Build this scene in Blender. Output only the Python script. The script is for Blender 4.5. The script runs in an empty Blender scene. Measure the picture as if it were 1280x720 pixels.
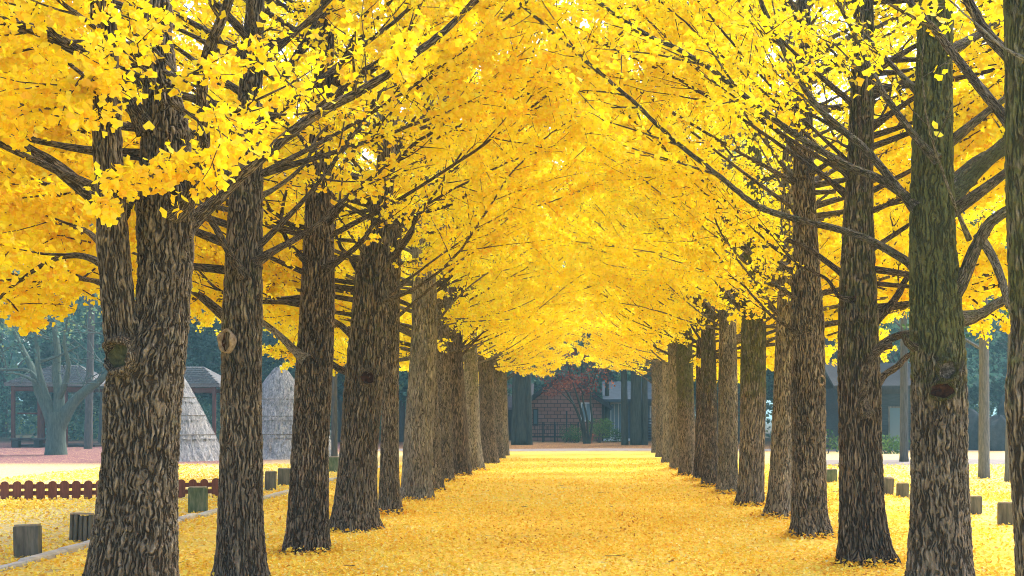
import bpy, math, random
import numpy as np
random.seed(7)
R = np.random.default_rng(11)
rad = math.radians

# ------------------------------------------------------------------ scene, camera
sc = bpy.context.scene
COL = sc.collection
F, VPX, VPY, H = 1600.0, 732.0, 520.0, 1.6        # lens in photo pixels, vanishing point, eye height
def P(px, py, Y): return np.array([(px - VPX) / F * Y, Y, H - (py - VPY) / F * Y])
def GY(py): return F * H / (py - VPY)

cam_d = bpy.data.cameras.new('camera'); cam = bpy.data.objects.new('camera', cam_d); COL.objects.link(cam)
cam.location = (0, 0, H); cam.rotation_euler = (rad(90), 0, 0)
cam_d.sensor_width = 36; cam_d.lens = F / 1280 * 36
cam_d.shift_x = -(VPX - 640) / 1280; cam_d.shift_y = (VPY - 360) / 1280
cam_d.clip_end = 2000; cam_d.clip_start = 0.05
sc.camera = cam
sc.view_settings.view_transform = 'Standard'; sc.view_settings.look = 'None'
sc.view_settings.gamma = 1; sc.view_settings.use_curve_mapping = False
sc.view_settings.exposure = 1.8
cy = sc.cycles
cy.max_bounces = 14; cy.diffuse_bounces = 12; cy.glossy_bounces = 2; cy.transmission_bounces = 6
cy.transparent_max_bounces = 8; cy.use_denoising = True
cy.sample_clamp_indirect = 8; cy.filter_width = 1.0

# ------------------------------------------------------------------ light
SUN_EL, SUN_AZ = 52, 38
w = bpy.data.worlds.new('World'); sc.world = w; w.use_nodes = True
nt = w.node_tree; bg = nt.nodes['Background']
sky = nt.nodes.new('ShaderNodeTexSky'); sky.sky_type = 'NISHITA'; sky.sun_disc = False
sky.sun_elevation = rad(SUN_EL); sky.sun_rotation = rad(SUN_AZ)
sky.air_density = 1.0; sky.dust_density = 4.0; sky.ozone_density = 1.0
nt.links.new(sky.outputs[0], bg.inputs[0]); bg.inputs[1].default_value = 0.15
sd = bpy.data.lights.new('sun', 'SUN'); sun = bpy.data.objects.new('sun', sd); COL.objects.link(sun)
sd.energy = 1.25; sd.angle = rad(20); sd.color = (1.0, .955, .88)
sun.rotation_euler = (rad(90 - SUN_EL), 0, rad(180 - SUN_AZ))

# ------------------------------------------------------------------ materials
HAZE = .0015
hm = bpy.data.materials.new('haze_air'); hm.use_nodes = True; ht = hm.node_tree; ht.nodes.clear()
ho = ht.nodes.new('ShaderNodeOutputMaterial'); hv = ht.nodes.new('ShaderNodeVolumePrincipled')
hv.inputs['Color'].default_value = (.42, .82, .92, 1); hv.inputs['Density'].default_value = HAZE; hv.inputs['Anisotropy'].default_value = .2
ht.links.new(hv.outputs[0], ho.inputs['Volume'])
class NT:
    def __init__(s, name):
        s.m = bpy.data.materials.new(name); s.m.use_nodes = True
        s.t = s.m.node_tree; s.t.nodes.clear()
        s.out = s.n('ShaderNodeOutputMaterial')
    def n(s, typ, ins=None, **kw):
        nd = s.t.nodes.new(typ)
        for k, v in kw.items(): setattr(nd, k, v)
        for k, v in (ins or {}).items():
            if isinstance(v, bpy.types.NodeSocket): s.t.links.new(v, nd.inputs[k])
            else: nd.inputs[k].default_value = v
        return nd
    def math(s, op, a, b=0.0, c=0.0, clamp=False):
        return s.n('ShaderNodeMath', {0: a, 1: b, 2: c}, operation=op, use_clamp=clamp).outputs[0]
    def attr(s, name): return s.n('ShaderNodeAttribute', attribute_name=name)
    def obj(s): return s.n('ShaderNodeTexCoord').outputs['Object']
    def geo(s): return s.n('ShaderNodeNewGeometry').outputs['Position']
    def map(s, v, sc_=(1, 1, 1), loc=(0, 0, 0)): return s.n('ShaderNodeMapping', {0: v, 1: loc, 3: sc_}).outputs[0]
    def noise(s, v, scale, detail=2.0, rough=.5, col=False):
        nd = s.n('ShaderNodeTexNoise', {'Vector': v, 'Scale': scale, 'Detail': detail, 'Roughness': rough})
        return nd.outputs['Color' if col else 'Fac']
    def ramp(s, fac, stops, interp='LINEAR'):
        nd = s.n('ShaderNodeValToRGB', {0: fac}); cr = nd.color_ramp; cr.interpolation = interp
        while len(cr.elements) < len(stops): cr.elements.new(.5)
        for e, (p, c) in zip(cr.elements, stops):
            e.position = p; e.color = (c, c, c, 1) if isinstance(c, (int, float)) else (*c, 1)
        return nd.outputs[0]
    def mix(s, fac, a, b, blend='MIX'):
        nd = s.n('ShaderNodeMix', data_type='RGBA', blend_type=blend)
        for k, v in ((0, fac), (6, a), (7, b)):
            if isinstance(v, bpy.types.NodeSocket): s.t.links.new(v, nd.inputs[k])
            elif k == 0: nd.inputs[0].default_value = v
            else: nd.inputs[k].default_value = (*v, 1)
        return nd.outputs[2]
    def bump(s, h, strength=.5, dist=.01):
        return s.n('ShaderNodeBump', {'Height': h, 'Strength': strength, 'Distance': dist}).outputs[0]
    def bsdf(s, col, rough=.8, normal=None, spec=.2, metal=0.0):
        b = s.n('ShaderNodeBsdfPrincipled', {'Roughness': rough, 'Specular IOR Level': spec, 'Metallic': metal})
        if isinstance(col, bpy.types.NodeSocket): s.t.links.new(col, b.inputs[0])
        else: b.inputs[0].default_value = (*col, 1)
        if normal is not None: s.t.links.new(normal, b.inputs['Normal'])
        return b.outputs[0]
    def done(s, sh):
        s.t.links.new(sh, s.out.inputs[0]); return s.m

M = {}
def mat_bark():
    t = NT('ginkgo_bark')
    v = t.attr('bark').outputs['Vector']
    warp = t.noise(t.map(v, (1, 1, .85)), 10.0, 1.5, .5, col=True)
    w2 = t.n('ShaderNodeVectorMath', {0: warp, 1: (.5, .5, .5)}, operation='SUBTRACT').outputs[0]
    w3 = t.n('ShaderNodeVectorMath', {0: w2, 1: (.060, .060, .05)}, operation='MULTIPLY').outputs[0]
    p = t.n('ShaderNodeVectorMath', {0: v, 1: w3}, operation='ADD').outputs[0]
    # wandering ridges: level lines of a noise drawn out along the trunk
    n1 = t.noise(t.map(p, (1, 1, .08)), 22.0, 1.0, .4)
    k = t.math('FRACT', t.math('MULTIPLY', n1, 5.5))
    ridge = t.math('SUBTRACT', 1.0, t.math('ABSOLUTE', t.math('MULTIPLY_ADD', k, 2.0, -1.0)))
    ridge = t.n('ShaderNodeMapRange', {0: ridge, 1: .18, 2: .95}, interpolation_type='SMOOTHSTEP').outputs[0]
    vo = t.n('ShaderNodeTexVoronoi', {'Vector': t.map(p, (1, 1, .105)), 'Scale': 35.0, 'Randomness': 1.0}, feature='DISTANCE_TO_EDGE').outputs[0]
    plate = t.n('ShaderNodeMapRange', {0: vo, 1: .02, 2: .30}, interpolation_type='SMOOTHSTEP').outputs[0]
    fine = t.noise(t.map(p, (1, 1, .4)), 95, 4, .7)
    cross = t.noise(t.map(p, (1, 1, 1.6)), 26, 2, .6)
    h = t.math('ADD', t.math('MULTIPLY', ridge, .40), t.math('MULTIPLY', plate, .44))
    h = t.math('ADD', h, t.math('MULTIPLY', t.math('SUBTRACT', fine, .5), .46))
    h = t.math('ADD', h, t.math('MULTIPLY', t.math('SUBTRACT', cross, .5), .26))
    tone = t.attr('tone').outputs['Fac']
    big = t.noise(v, 2.2, 3, .6)
    dark = t.mix(tone, (.036, .025, .016), (.066, .058, .048))
    mid = t.mix(tone, (.150, .115, .080), (.27, .252, .218))
    pale = t.mix(tone, (.33, .275, .21), (.44, .42, .38))
    pale = t.mix(t.math('MULTIPLY', t.math('SUBTRACT', big, .45, clamp=True), 2.2, clamp=True), pale, (.19, .12, .07))
    hc = t.math('ADD', h, t.math('MULTIPLY', t.math('SUBTRACT', tone, .3), .20))
    f1 = t.n('ShaderNodeMapRange', {0: hc, 1: .14, 2: .44}).outputs[0]
    f2 = t.n('ShaderNodeMapRange', {0: hc, 1: .48, 2: .90}).outputs[0]
    lim = t.n('ShaderNodeMapRange', {0: t.attr('amp').outputs['Fac'], 1: .002, 2: .011, 3: .25, 4: 1.0}).outputs[0]
    col = t.mix(t.math('MULTIPLY', f2, lim), t.mix(f1, dark, mid), pale)
    val = t.n('ShaderNodeMapRange', {0: t.noise(v, 1.3, 3, .6), 1: .3, 2: .7, 3: .68, 4: 1.22}).outputs[0]
    col = t.mix(1.0, col, t.n('ShaderNodeCombineColor', {0: val, 1: val, 2: val}).outputs[0], 'MULTIPLY')
    lich = t.n('ShaderNodeMapRange', {0: t.noise(v, 4.5, 5, .7), 1: .60, 2: .72}).outputs[0]
    col = t.mix(t.math('MULTIPLY', lich, t.math('MULTIPLY', f1, .45)), col, (.22, .24, .18))
    mo = t.attr('moss').outputs['Fac']
    mn = t.noise(v, 9, 4, .65)
    mf = t.n('ShaderNodeMapRange', {0: t.math('ADD', mo, t.math('MULTIPLY', t.math('SUBTRACT', mn, .5), 1.6)), 1: .38, 2: .8}).outputs[0]
    mcol = t.mix(fine, (.026, .038, .006), (.12, .155, .024))
    mf = t.math('MULTIPLY', mf, t.math('MULTIPLY_ADD', f1, .45, .30))
    col = t.mix(mf, col, mcol)
    b = t.bump(h, .8, .018)
    sh = t.bsdf(col, .9, b, .12)
    d = t.n('ShaderNodeDisplacement', {'Height': h, 'Midlevel': .72, 'Scale': t.attr('amp').outputs['Fac']}).outputs[0]
    t.t.links.new(d, t.out.inputs[2]); t.m.displacement_method = 'BOTH'
    return t.done(sh)
M['bark'] = mat_bark()

def mat_leaf(name, stops, transl=.45, hue=None):
    t = NT(name)
    c = t.ramp(t.attr('tint').outputs['Fac'], stops)
    d = t.n('ShaderNodeBsdfDiffuse', {0: c}).outputs[0]
    tr = t.n('ShaderNodeBsdfTranslucent', {0: c}).outputs[0]
    s = t.n('ShaderNodeMixShader', {0: transl, 1: d, 2: tr}).outputs[0]
    g = t.n('ShaderNodeBsdfGlossy', {0: (1, 1, 1, 1), 1: .5}).outputs[0]
    s = t.n('ShaderNodeMixShader', {0: .025, 1: s, 2: g}).outputs[0]
    return t.done(s)
YSTOPS = [(0, (.93, .62, .006)), (.2, (.96, .76, .008)), (.55, (.97, .86, .012)), (.88, (.97, .91, .03)), (1, (.88, .90, .06))]
M['leaf'] = mat_leaf('ginkgo_leaf', YSTOPS, .60)
M['litter'] = mat_leaf('fallen_leaf', [(0, (.46, .22, .03)), (.18, (.88, .50, .03)), (.47, (.95, .69, .05)), (.8, (.96, .83, .14)), (1, (.95, .90, .46))], .15)
M['forest_leaf'] = mat_leaf('forest_leaf', [(0, (.03, .095, .085)), (.5, (.08, .20, .155)), (.85, (.15, .28, .17)), (1, (.26, .34, .11))], .3)  # teal tint puts part of the distant haze into the leaf colour
M['conifer_leaf'] = mat_leaf('conifer_leaf', [(0, (.016, .05, .045)), (.6, (.04, .10, .08)), (1, (.075, .15, .10))], .25)
M['maple_leaf'] = mat_leaf('maple_leaf', [(0, (.10, .02, .014)), (.6, (.24, .05, .022)), (1, (.40, .13, .04))], .35)
M['shrub_leaf'] = mat_leaf('shrub_leaf', [(0, (.015, .05, .012)), (.6, (.04, .11, .02)), (1, (.10, .18, .03))], .3)
M['bright_leaf'] = mat_leaf('bright_shrub_leaf', [(0, (.03, .09, .015)), (.6, (.08, .18, .025)), (1, (.18, .26, .04))], .3)

def mat_ground():
    t = NT('leaf_covered_ground')
    p = t.geo()
    x, y, _z = t.n('ShaderNodeSeparateXYZ', {0: p}).outputs
    vc = t.n('ShaderNodeTexVoronoi', {'Vector': t.map(p, (1, 1, 0)), 'Scale': 30.0})
    vr = t.n('ShaderNodeSeparateColor', {0: vc.outputs['Color']}).outputs[0]
    big = t.noise(p, .55, 4, .6); mid = t.noise(p, 3.2, 4, .65); fin = t.noise(p, 40, 3, .7)
    path = t.ramp(t.math('ADD', t.math('MULTIPLY', vr, .62), t.math('MULTIPLY', t.math('SUBTRACT', big, .32), 1.0)),
                  [(0, (.34, .17, .05)), (.17, (.80, .44, .05)), (.47, (.93, .645, .08)), (.76, (.95, .78, .17)), (1, (.94, .86, .42))])
    pale = t.ramp(t.math('ADD', t.math('MULTIPLY', vr, .6), t.math('MULTIPLY', t.math('SUBTRACT', mid, .25), .55)),
                  [(0, (.40, .28, .13)), (.3, (.66, .49, .17)), (.65, (.76, .63, .28)), (1, (.78, .70, .46))])
    dirt = t.ramp(fin, [(.2, (.20, .15, .11)), (.8, (.42, .36, .31))])
    ax = t.math('ABSOLUTE', x)
    wob = t.math('MULTIPLY', t.math('SUBTRACT', mid, .5), 2.0)
    fside = t.n('ShaderNodeMapRange', {0: t.math('ADD', ax, wob), 1: 5.4, 2: 7.2}).outputs[0]
    col = t.mix(fside, path, pale)
    bare = t.n('ShaderNodeMapRange', {0: t.math('ADD', t.math('MULTIPLY', mid, .7), t.math('MULTIPLY', big, .45)), 1: .66, 2: .78}).outputs[0]
    col = t.mix(t.math('MULTIPLY', bare, .8), col, dirt)
    # maple litter beyond the lawn on one side, paving across the far end
    purple = t.ramp(t.math('ADD', vr, t.math('SUBTRACT', mid, .5)), [(0, (.10, .035, .045)), (.5, (.20, .07, .085)), (.85, (.30, .16, .13)), (1, (.62, .45, .18))])
    fl = t.math('MULTIPLY', t.n('ShaderNodeMapRange', {0: t.math('ADD', y, wob), 1: 40.0, 2: 44.0}).outputs[0],
                t.n('ShaderNodeMapRange', {0: x, 1: -9.0, 2: -12.0}).outputs[0])
    col = t.mix(fl, col, purple)
    brown = t.ramp(t.math('ADD', vr, t.math('SUBTRACT', mid, .5)), [(0, (.08, .03, .015)), (.5, (.19, .075, .03)), (.9, (.36, .20, .06)), (1, (.7, .45, .08))])
    fb = t.n('ShaderNodeMapRange', {0: t.math('ADD', y, t.math('MULTIPLY', wob, 2.5)), 1: 54.0, 2: 60.0}).outputs[0]
    col = t.mix(fb, col, t.mix(fl, brown, purple))
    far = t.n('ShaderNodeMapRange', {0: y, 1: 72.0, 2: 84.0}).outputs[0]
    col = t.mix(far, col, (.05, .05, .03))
    h = t.math('ADD', t.math('MULTIPLY', vc.outputs['Distance'], .6), t.math('MULTIPLY', fin, .5))
    return t.done(t.bsdf(col, .85, t.bump(h, .7, .03), .15))
M['ground'] = mat_ground()

def simple(name, stops, scale=6, stretch=(1, 1, 1), rough=.8, bump=.3, dist=.01, detail=4, spec=.25, metal=0.):
    t = NT(name); v = t.map(t.obj(), stretch)
    n = t.noise(v, scale, detail, .65)
    return t.done(t.bsdf(t.ramp(n, stops), rough, t.bump(n, bump, dist), spec, metal))
M['paving'] = simple('grey_paving', [(.3, (.15, .125, .11)), (.7, (.27, .235, .22))], 3)
M['stump'] = simple('weathered_stump_wood', [(.25, (.035, .036, .03)), (.5, (.115, .112, .095)), (.72, (.21, .195, .16))], 6, (3, 3, .4), .85, .4, .008)
M['stump_top'] = simple('cut_stump_top', [(.3, (.22, .19, .14)), (.7, (.42, .37, .28))], 12, (1, 1, 1))
M['mossy_stump'] = simple('mossy_stump_wood', [(.25, (.035, .06, .035)), (.5, (.11, .15, .09)), (.75, (.22, .24, .17))], 8, (2, 2, .5), .85, .6, .012)
M['kerb'] = simple('pale_kerb_stone', [(.3, (.42, .41, .39)), (.7, (.62, .61, .58))], 8)
M['picket'] = simple('red_brown_painted_wood', [(.25, (.10, .036, .026)), (.6, (.19, .068, .05)), (.8, (.27, .12, .09))], 6, (4, 4, .6), .7, .3)
M['post_red'] = simple('red_stained_timber', [(.3, (.075, .024, .018)), (.7, (.14, .045, .032))], 5, (3, 3, .4))
M['dark_wood'] = simple('dark_timber', [(.3, (.022, .020, .02)), (.7, (.06, .052, .05))], 6, (3, 3, .5))
M['thatch'] = simple('grey_thatch', [(.3, (.13, .135, .14)), (.5, (.32, .32, .33)), (.7, (.55, .55, .56))], 3.6, (4, 4, .4), .95, .9, .04)
M['rope'] = simple('thatch_rope', [(.3, (.10, .09, .08)), (.7, (.22, .2, .17))], 30)
M['shingle'] = simple('weathered_shingle', [(.3, (.085, .085, .088)), (.7, (.25, .245, .24))], 14, (1, 1, 3), .9, .8, .03)
M['forest_bark'] = simple('forest_bark', [(.3, (.04, .04, .038)), (.7, (.13, .125, .115))], 8, (4, 4, .4), .9, .6, .03)
M['green_bark'] = simple('grey_green_bark', [(.3, (.045, .072, .06)), (.7, (.11, .15, .125))], 7, (3, 3, .6), .9, .4, .02)
M['pale_bark'] = simple('pale_grey_bark', [(.3, (.075, .08, .09)), (.7, (.20, .205, .22))], 9, (4, 4, .6), .9, .5, .02)
M['dark_bark'] = simple('dark_conifer_bark', [(.3, (.016, .02, .015)), (.7, (.085, .095, .068))], 5, (5, 5, .4), .9, .7, .03)
M['rock'] = simple('dark_rock', [(.3, (.018, .019, .021)), (.7, (.055, .058, .062))], 3, (1, 1, 1), .9, .8, .06)
M['roof_tile'] = simple('dark_roof', [(.3, (.018, .018, .02)), (.7, (.045, .043, .047))], 10)
M['roof_pale'] = simple('faded_lilac_roof', [(.3, (.09, .08, .095)), (.7, (.17, .15, .17))], 10)
M['white'] = simple('white_paint', [(.3, (.66, .68, .70)), (.7, (.8, .8, .8))], 3, bump=.05)
M['blue_paint'] = simple('blue_grey_paint', [(.3, (.06, .085, .11)), (.7, (.10, .135, .165))], 3, bump=.05)
M['terracotta'] = simple('terracotta', [(.3, (.28, .085, .03)), (.7, (.42, .15, .06))], 6)
M['iron'] = simple('black_iron', [(.3, (.012, .013, .014)), (.7, (.03, .03, .03))], 6, rough=.5)
M['hollow'] = simple('rotten_wood', [(.35, (.008, .004, .003)), (.75, (.085, .032, .012))], 26, (1, 1, 1), .9, .8, .02)
M['scar'] = simple('healed_bark_ring', [(.3, (.12, .09, .065)), (.7, (.40, .33, .26))], 26, (1, 1, 1), .85, .6)
M['pale_scar'] = simple('bleached_wood', [(.4, (.03, .026, .022)), (.62, (.16, .15, .14)), (.7, (.5, .49, .48))], 42)
M['moss_rot'] = simple('mossy_rot', [(.3, (.02, .022, .012)), (.7, (.09, .095, .045))], 30, (1, 1, 1), .95, .9, .02)
def mat_glass(name, c):
    t = NT(name); return t.done(t.bsdf(c, .08, None, .6))
M['glass'] = mat_glass('window_glass', (.10, .16, .19))
M['pale_glass'] = mat_glass('bright_window_glass', (.20, .30, .36))
def mat_brick():
    t = NT('red_brown_brick')
    b = t.n('ShaderNodeTexBrick', {'Vector': t.n('ShaderNodeMapping', {0: t.obj(), 2: (rad(90), 0, 0)}).outputs[0], 'Color1': (.30, .14, .105, 1), 'Color2': (.38, .20, .16, 1),
            'Mortar': (.055, .038, .034, 1), 'Scale': 1.0, 'Mortar Size': .02, 'Brick Width': .42, 'Row Height': .24})
    return t.done(t.bsdf(b.outputs[0], .85, t.bump(b.outputs['Fac'], -.3, .02)))
M['brick'] = mat_brick()
def mat_siding():
    t = NT('dark_board_siding')
    z = t.n('ShaderNodeSeparateXYZ', {0: t.obj()}).outputs[2]
    s = t.math('FRACT', t.math('MULTIPLY', z, 5.0))
    n = t.noise(t.map(t.obj(), (.4, .4, 4)), 6, 4)
    c = t.ramp(n, [(.3, (.018, .022, .028)), (.7, (.045, .052, .062))])
    return t.done(t.bsdf(c, .75, t.bump(s, .9, .03)))
M['siding'] = mat_siding()

# ------------------------------------------------------------------ mesh helpers
class MB:
    """gathers vertices, quads and tris with point attributes, and links them as ONE mesh object"""
    def __init__(s): s.v = []; s.q = []; s.t = []; s.a = {}; s.n = 0
    def add(s, v, q=None, t=None, **attrs):
        v = np.asarray(v, float); k = len(v)
        if q is not None and len(q): s.q.append(np.asarray(q, np.int64) + s.n)
        if t is not None and len(t): s.t.append(np.asarray(t, np.int64) + s.n)
        for key in set(attrs) | set(s.a):
            dim = 3 if key == 'bark' else 1
            if key not in s.a: s.a[key] = [np.zeros((s.n, dim))]
            val = attrs.get(key, 0.0)
            val = np.asarray(val, float)
            s.a[key].append(np.broadcast_to(val.reshape(-1, dim) if val.ndim else np.full((1, dim), float(val)), (k, dim)))
        s.v.append(v); s.n += k
    def build(s, name, mat, parent=None, smooth=False, origin=None):
        V = np.concatenate(s.v) if s.v else np.zeros((0, 3))
        o0 = np.array(origin if origin is not None else (parent.get('_o', (0, 0, 0)) if parent else (0, 0, 0)), float)
        V = V - o0
        Q = np.concatenate(s.q) if s.q else np.zeros((0, 4), np.int64)
        T = np.concatenate(s.t) if s.t else np.zeros((0, 3), np.int64)
        me = bpy.data.meshes.new(name)
        me.vertices.add(len(V)); me.vertices.foreach_set('co', V.astype(np.float32).ravel())
        nl = Q.size + T.size
        me.loops.add(nl); me.loops.foreach_set('vertex_index', np.concatenate([Q.ravel(), T.ravel()]).astype(np.int32))
        me.polygons.add(len(Q) + len(T))
        st = np.concatenate([np.arange(len(Q)) * 4, Q.size + np.arange(len(T)) * 3]).astype(np.int32)
        me.polygons.foreach_set('loop_start', st)
        if smooth: me.polygons.foreach_set('use_smooth', np.ones(len(st), bool))
        else: me.polygons.foreach_set('use_smooth', np.zeros(len(st), bool))
        for key, l in s.a.items():
            A = np.concatenate(l).astype(np.float32)
            at = me.attributes.new(key, 'FLOAT_VECTOR' if key == 'bark' else 'FLOAT', 'POINT')
            at.data.foreach_set('vector' if key == 'bark' else 'value', A.ravel())
        me.update(calc_edges=True)
        me.materials.append(mat)
        o = bpy.data.objects.new(name, me); COL.objects.link(o)
        if parent: o.parent = parent
        elif origin is not None: o.location = origin
        return o
    # --- shapes
    def box(s, c, d, rz=0.0, taper=1.0, jitter=0.0):
        c = np.array(c, float); d = np.array(d, float) / 2
        v = np.array([[x * (taper if z > 0 else 1), y * (taper if z > 0 else 1), z] for z in (-1, 1) for y in (-1, 1) for x in (-1, 1)], float) * d
        if jitter: v += R.uniform(-jitter, jitter, v.shape)
        cs, sn = math.cos(rz), math.sin(rz)
        v = v @ np.array([[cs, sn, 0], [-sn, cs, 0], [0, 0, 1]]) + c
        s.add(v, [[0, 2, 3, 1], [4, 5, 7, 6], [0, 1, 5, 4], [2, 6, 7, 3], [0, 4, 6, 2], [1, 3, 7, 5]])
    def bevel_box(s, c, d, b=.01, rz=0.0, cuts=None):
        """box with chamfered upright and top edges"""
        x, y, z = np.array(d, float) / 2
        def ring(ix, zz): return [(-x + ix, -y + ix + b, zz), (-x + ix + b, -y + ix, zz), (x - ix - b, -y + ix, zz), (x - ix, -y + ix + b, zz),
                                  (x - ix, y - ix - b, zz), (x - ix - b, y - ix, zz), (-x + ix + b, y - ix, zz), (-x + ix, y - ix - b, zz)]
        v = np.array(ring(0, -z) + ring(0, z - b) + ring(b, z))
        q = []
        for r in range(2):
            for k in range(8): q.append([r * 8 + k, r * 8 + (k + 1) % 8, r * 8 + 8 + (k + 1) % 8, r * 8 + 8 + k])
        q += [[16, 17, 18, 19], [16, 19, 20, 23], [20, 21, 22, 23]]
        cs, sn = math.cos(rz), math.sin(rz)
        v = v @ np.array([[cs, sn, 0], [-sn, cs, 0], [0, 0, 1]]) + np.array(c, float)
        s.add(v, q)
    def prism(s, poly, a, b):
        """polygon [(u,w)] extruded: points given by a(u,w) and b(u,w)"""
        n = len(poly); v = [a(*p) for p in poly] + [b(*p) for p in poly]
        q = [[i, (i + 1) % n, n + (i + 1) % n, n + i] for i in range(n)]
        c0 = np.mean(v[:n], 0); c1 = np.mean(v[n:], 0); v += [c0, c1]
        t = [[2 * n, (i + 1) % n, i] for i in range(n)] + [[2 * n + 1, n + i, n + (i + 1) % n] for i in range(n)]
        s.add(v, q, t)
    def tube(s, pts, rr, seg=8, step=None, bscale=1.0, cap=False, off=0.0, **attrs):
        pts = np.asarray(pts, float); rr = np.asarray(rr, float)
        if step:
            pts, rr = resample(pts, rr, step)
        n = len(pts)
        tg = np.gradient(pts, axis=0); tg /= np.linalg.norm(tg, axis=1)[:, None] + 1e-9
        ref = np.array([0, 0, 1.]) if abs(tg[:, 2]).mean() < .8 else np.array([1., 0, 0])
        u = np.cross(tg, ref); u /= np.linalg.norm(u, axis=1)[:, None] + 1e-9
        w_ = np.cross(tg, u)
        th = np.arange(seg) / seg * 2 * np.pi
        ring = u[:, None, :] * np.cos(th)[None, :, None] + w_[:, None, :] * np.sin(th)[None, :, None]
        v = (pts[:, None, :] + ring * rr[:, None, None]).reshape(-1, 3)
        L = np.concatenate([[0], np.cumsum(np.linalg.norm(np.diff(pts, axis=0), axis=1))])
        rm = np.maximum(rr, .004)
        bk = np.stack([np.cos(th)[None] * rm[:, None] + off, np.sin(th)[None] * rm[:, None] + off * .7, np.repeat(L[:, None], seg, 1)], 2).reshape(-1, 3) * bscale
        i = np.arange(n - 1)[:, None] * seg; j = np.arange(seg)[None]; j2 = (j + 1) % seg
        q = np.stack([i + j, i + j2, i + seg + j2, i + seg + j], 2).reshape(-1, 4)
        t = None
        if cap:
            v = np.concatenate([v, pts[-1:] + tg[-1:] * rr[-1] * .25]); bk = np.concatenate([bk, bk[-1:]])
            t = [[(n - 1) * seg + k, (n - 1) * seg + (k + 1) % seg, n * seg] for k in range(seg)]
        if 'nobark' in attrs: attrs.pop('nobark'); s.add(v, q, t, **attrs)
        else: s.add(v, q, t, bark=bk, **attrs)

def resample(pts, rr, step):
    """smooth curve through control points"""
    n = len(pts)
    P_ = np.concatenate([[2 * pts[0] - pts[1]], pts, [2 * pts[-1] - pts[-2]]]); Rr = np.concatenate([[rr[0]], rr, [rr[-1]]])
    out = []; ro = []
    for i in range(n - 1):
        k = max(2, int(np.linalg.norm(pts[i + 1] - pts[i]) / step))
        t = (np.arange(k) / k)[:, None]
        a, b, c, d = P_[i], P_[i + 1], P_[i + 2], P_[i + 3]
        out.append(.5 * (2 * b + (c - a) * t + (2 * a - 5 * b + 4 * c - d) * t ** 2 + (3 * b - a - 3 * c + d) * t ** 3))
        ro.append(Rr[i + 1] + (Rr[i + 2] - Rr[i + 1]) * t[:, 0])
    out.append(pts[-1:]); ro.append(rr[-1:])
    return np.concatenate(out), np.concatenate(ro)

def tag(o, label=None, cat=None, group=None, kind=None):
    if label: o['label'] = label
    if cat: o['category'] = cat
    if group: o['group'] = group
    if kind: o['kind'] = kind
    return o
def thing(name, loc, label, cat, group=None):
    o = bpy.data.objects.new(name, None); COL.objects.link(o)
    o.empty_display_size = .2; o.location = [float(c) for c in loc]; o['_o'] = [float(c) for c in loc]
    return tag(o, label, cat, group)
def copy_tree(o, parent=None):
    c = o.copy(); COL.objects.link(c)
    if parent: c.parent = parent
    for ch in list(o.children): copy_tree(ch, c)
    return c
def unit(v): return v / (np.linalg.norm(v, axis=-1, keepdims=True) + 1e-9)

# ------------------------------------------------------------------ leaves
FAN = np.array([[0, 0, 0], [-.50, .50, .10], [-.27, .80, .04], [0, .68, -.05], [.27, .80, .04], [.50, .50, .10]])
FAN_T = np.array([[0, 2, 1], [0, 3, 2], [0, 4, 3], [0, 5, 4]])
KITE = np.array([[0, 0, 0], [-.46, .62, .08], [0, .82, -.03], [.46, .62, .08]])
KITE_T = np.array([[0, 2, 1], [0, 3, 2]])
def scatter_leaves(mb, pos, size, d=None, nrm=None, shape=0, tint=None):
    n = len(pos)
    if d is None:
        d = R.normal(size=(n, 3)); d[:, 2] = d[:, 2] * .55 - .42
    d = unit(d)
    if nrm is None: nrm = R.normal(size=(n, 3)) * .9 + np.array([0, -.15, .35])
    sd_ = unit(np.cross(d, nrm)); nr = np.cross(sd_, d)
    T, TT = (FAN, FAN_T) if shape == 0 else (KITE, KITE_T)
    sz = np.broadcast_to(size, n) * R.uniform(.6, 1.22, n)
    curl = R.uniform(.2, 2.6, n)
    v = (pos[:, None, :] + sz[:, None, None] * (T[None, :, 0, None] * sd_[:, None] + T[None, :, 1, None] * d[:, None] + T[None, :, 2, None] * curl[:, None, None] * nr[:, None]))
    k = len(T)
    t = (TT[None] + (np.arange(n) * k)[:, None, None]).reshape(-1, 3)
    if tint is None: tint = R.uniform(0, 1, n)
    mb.add(v.reshape(-1, 3), None, t, tint=np.repeat(np.clip(tint, 0, 1), k))

# ------------------------------------------------------------------ ginkgo trees
def floor_z(x):  # world heights
    """how low the foliage hangs: high over the path, lower at the outer sides"""
    a = np.abs(x); return np.interp(a, [0, 2.0, 2.8, 4.0, 5.0, 9.0], [3.2, 3.0, 2.7, 2.5, 2.15, 2.3]) + .22 * np.sin(x * 2.1)

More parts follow.
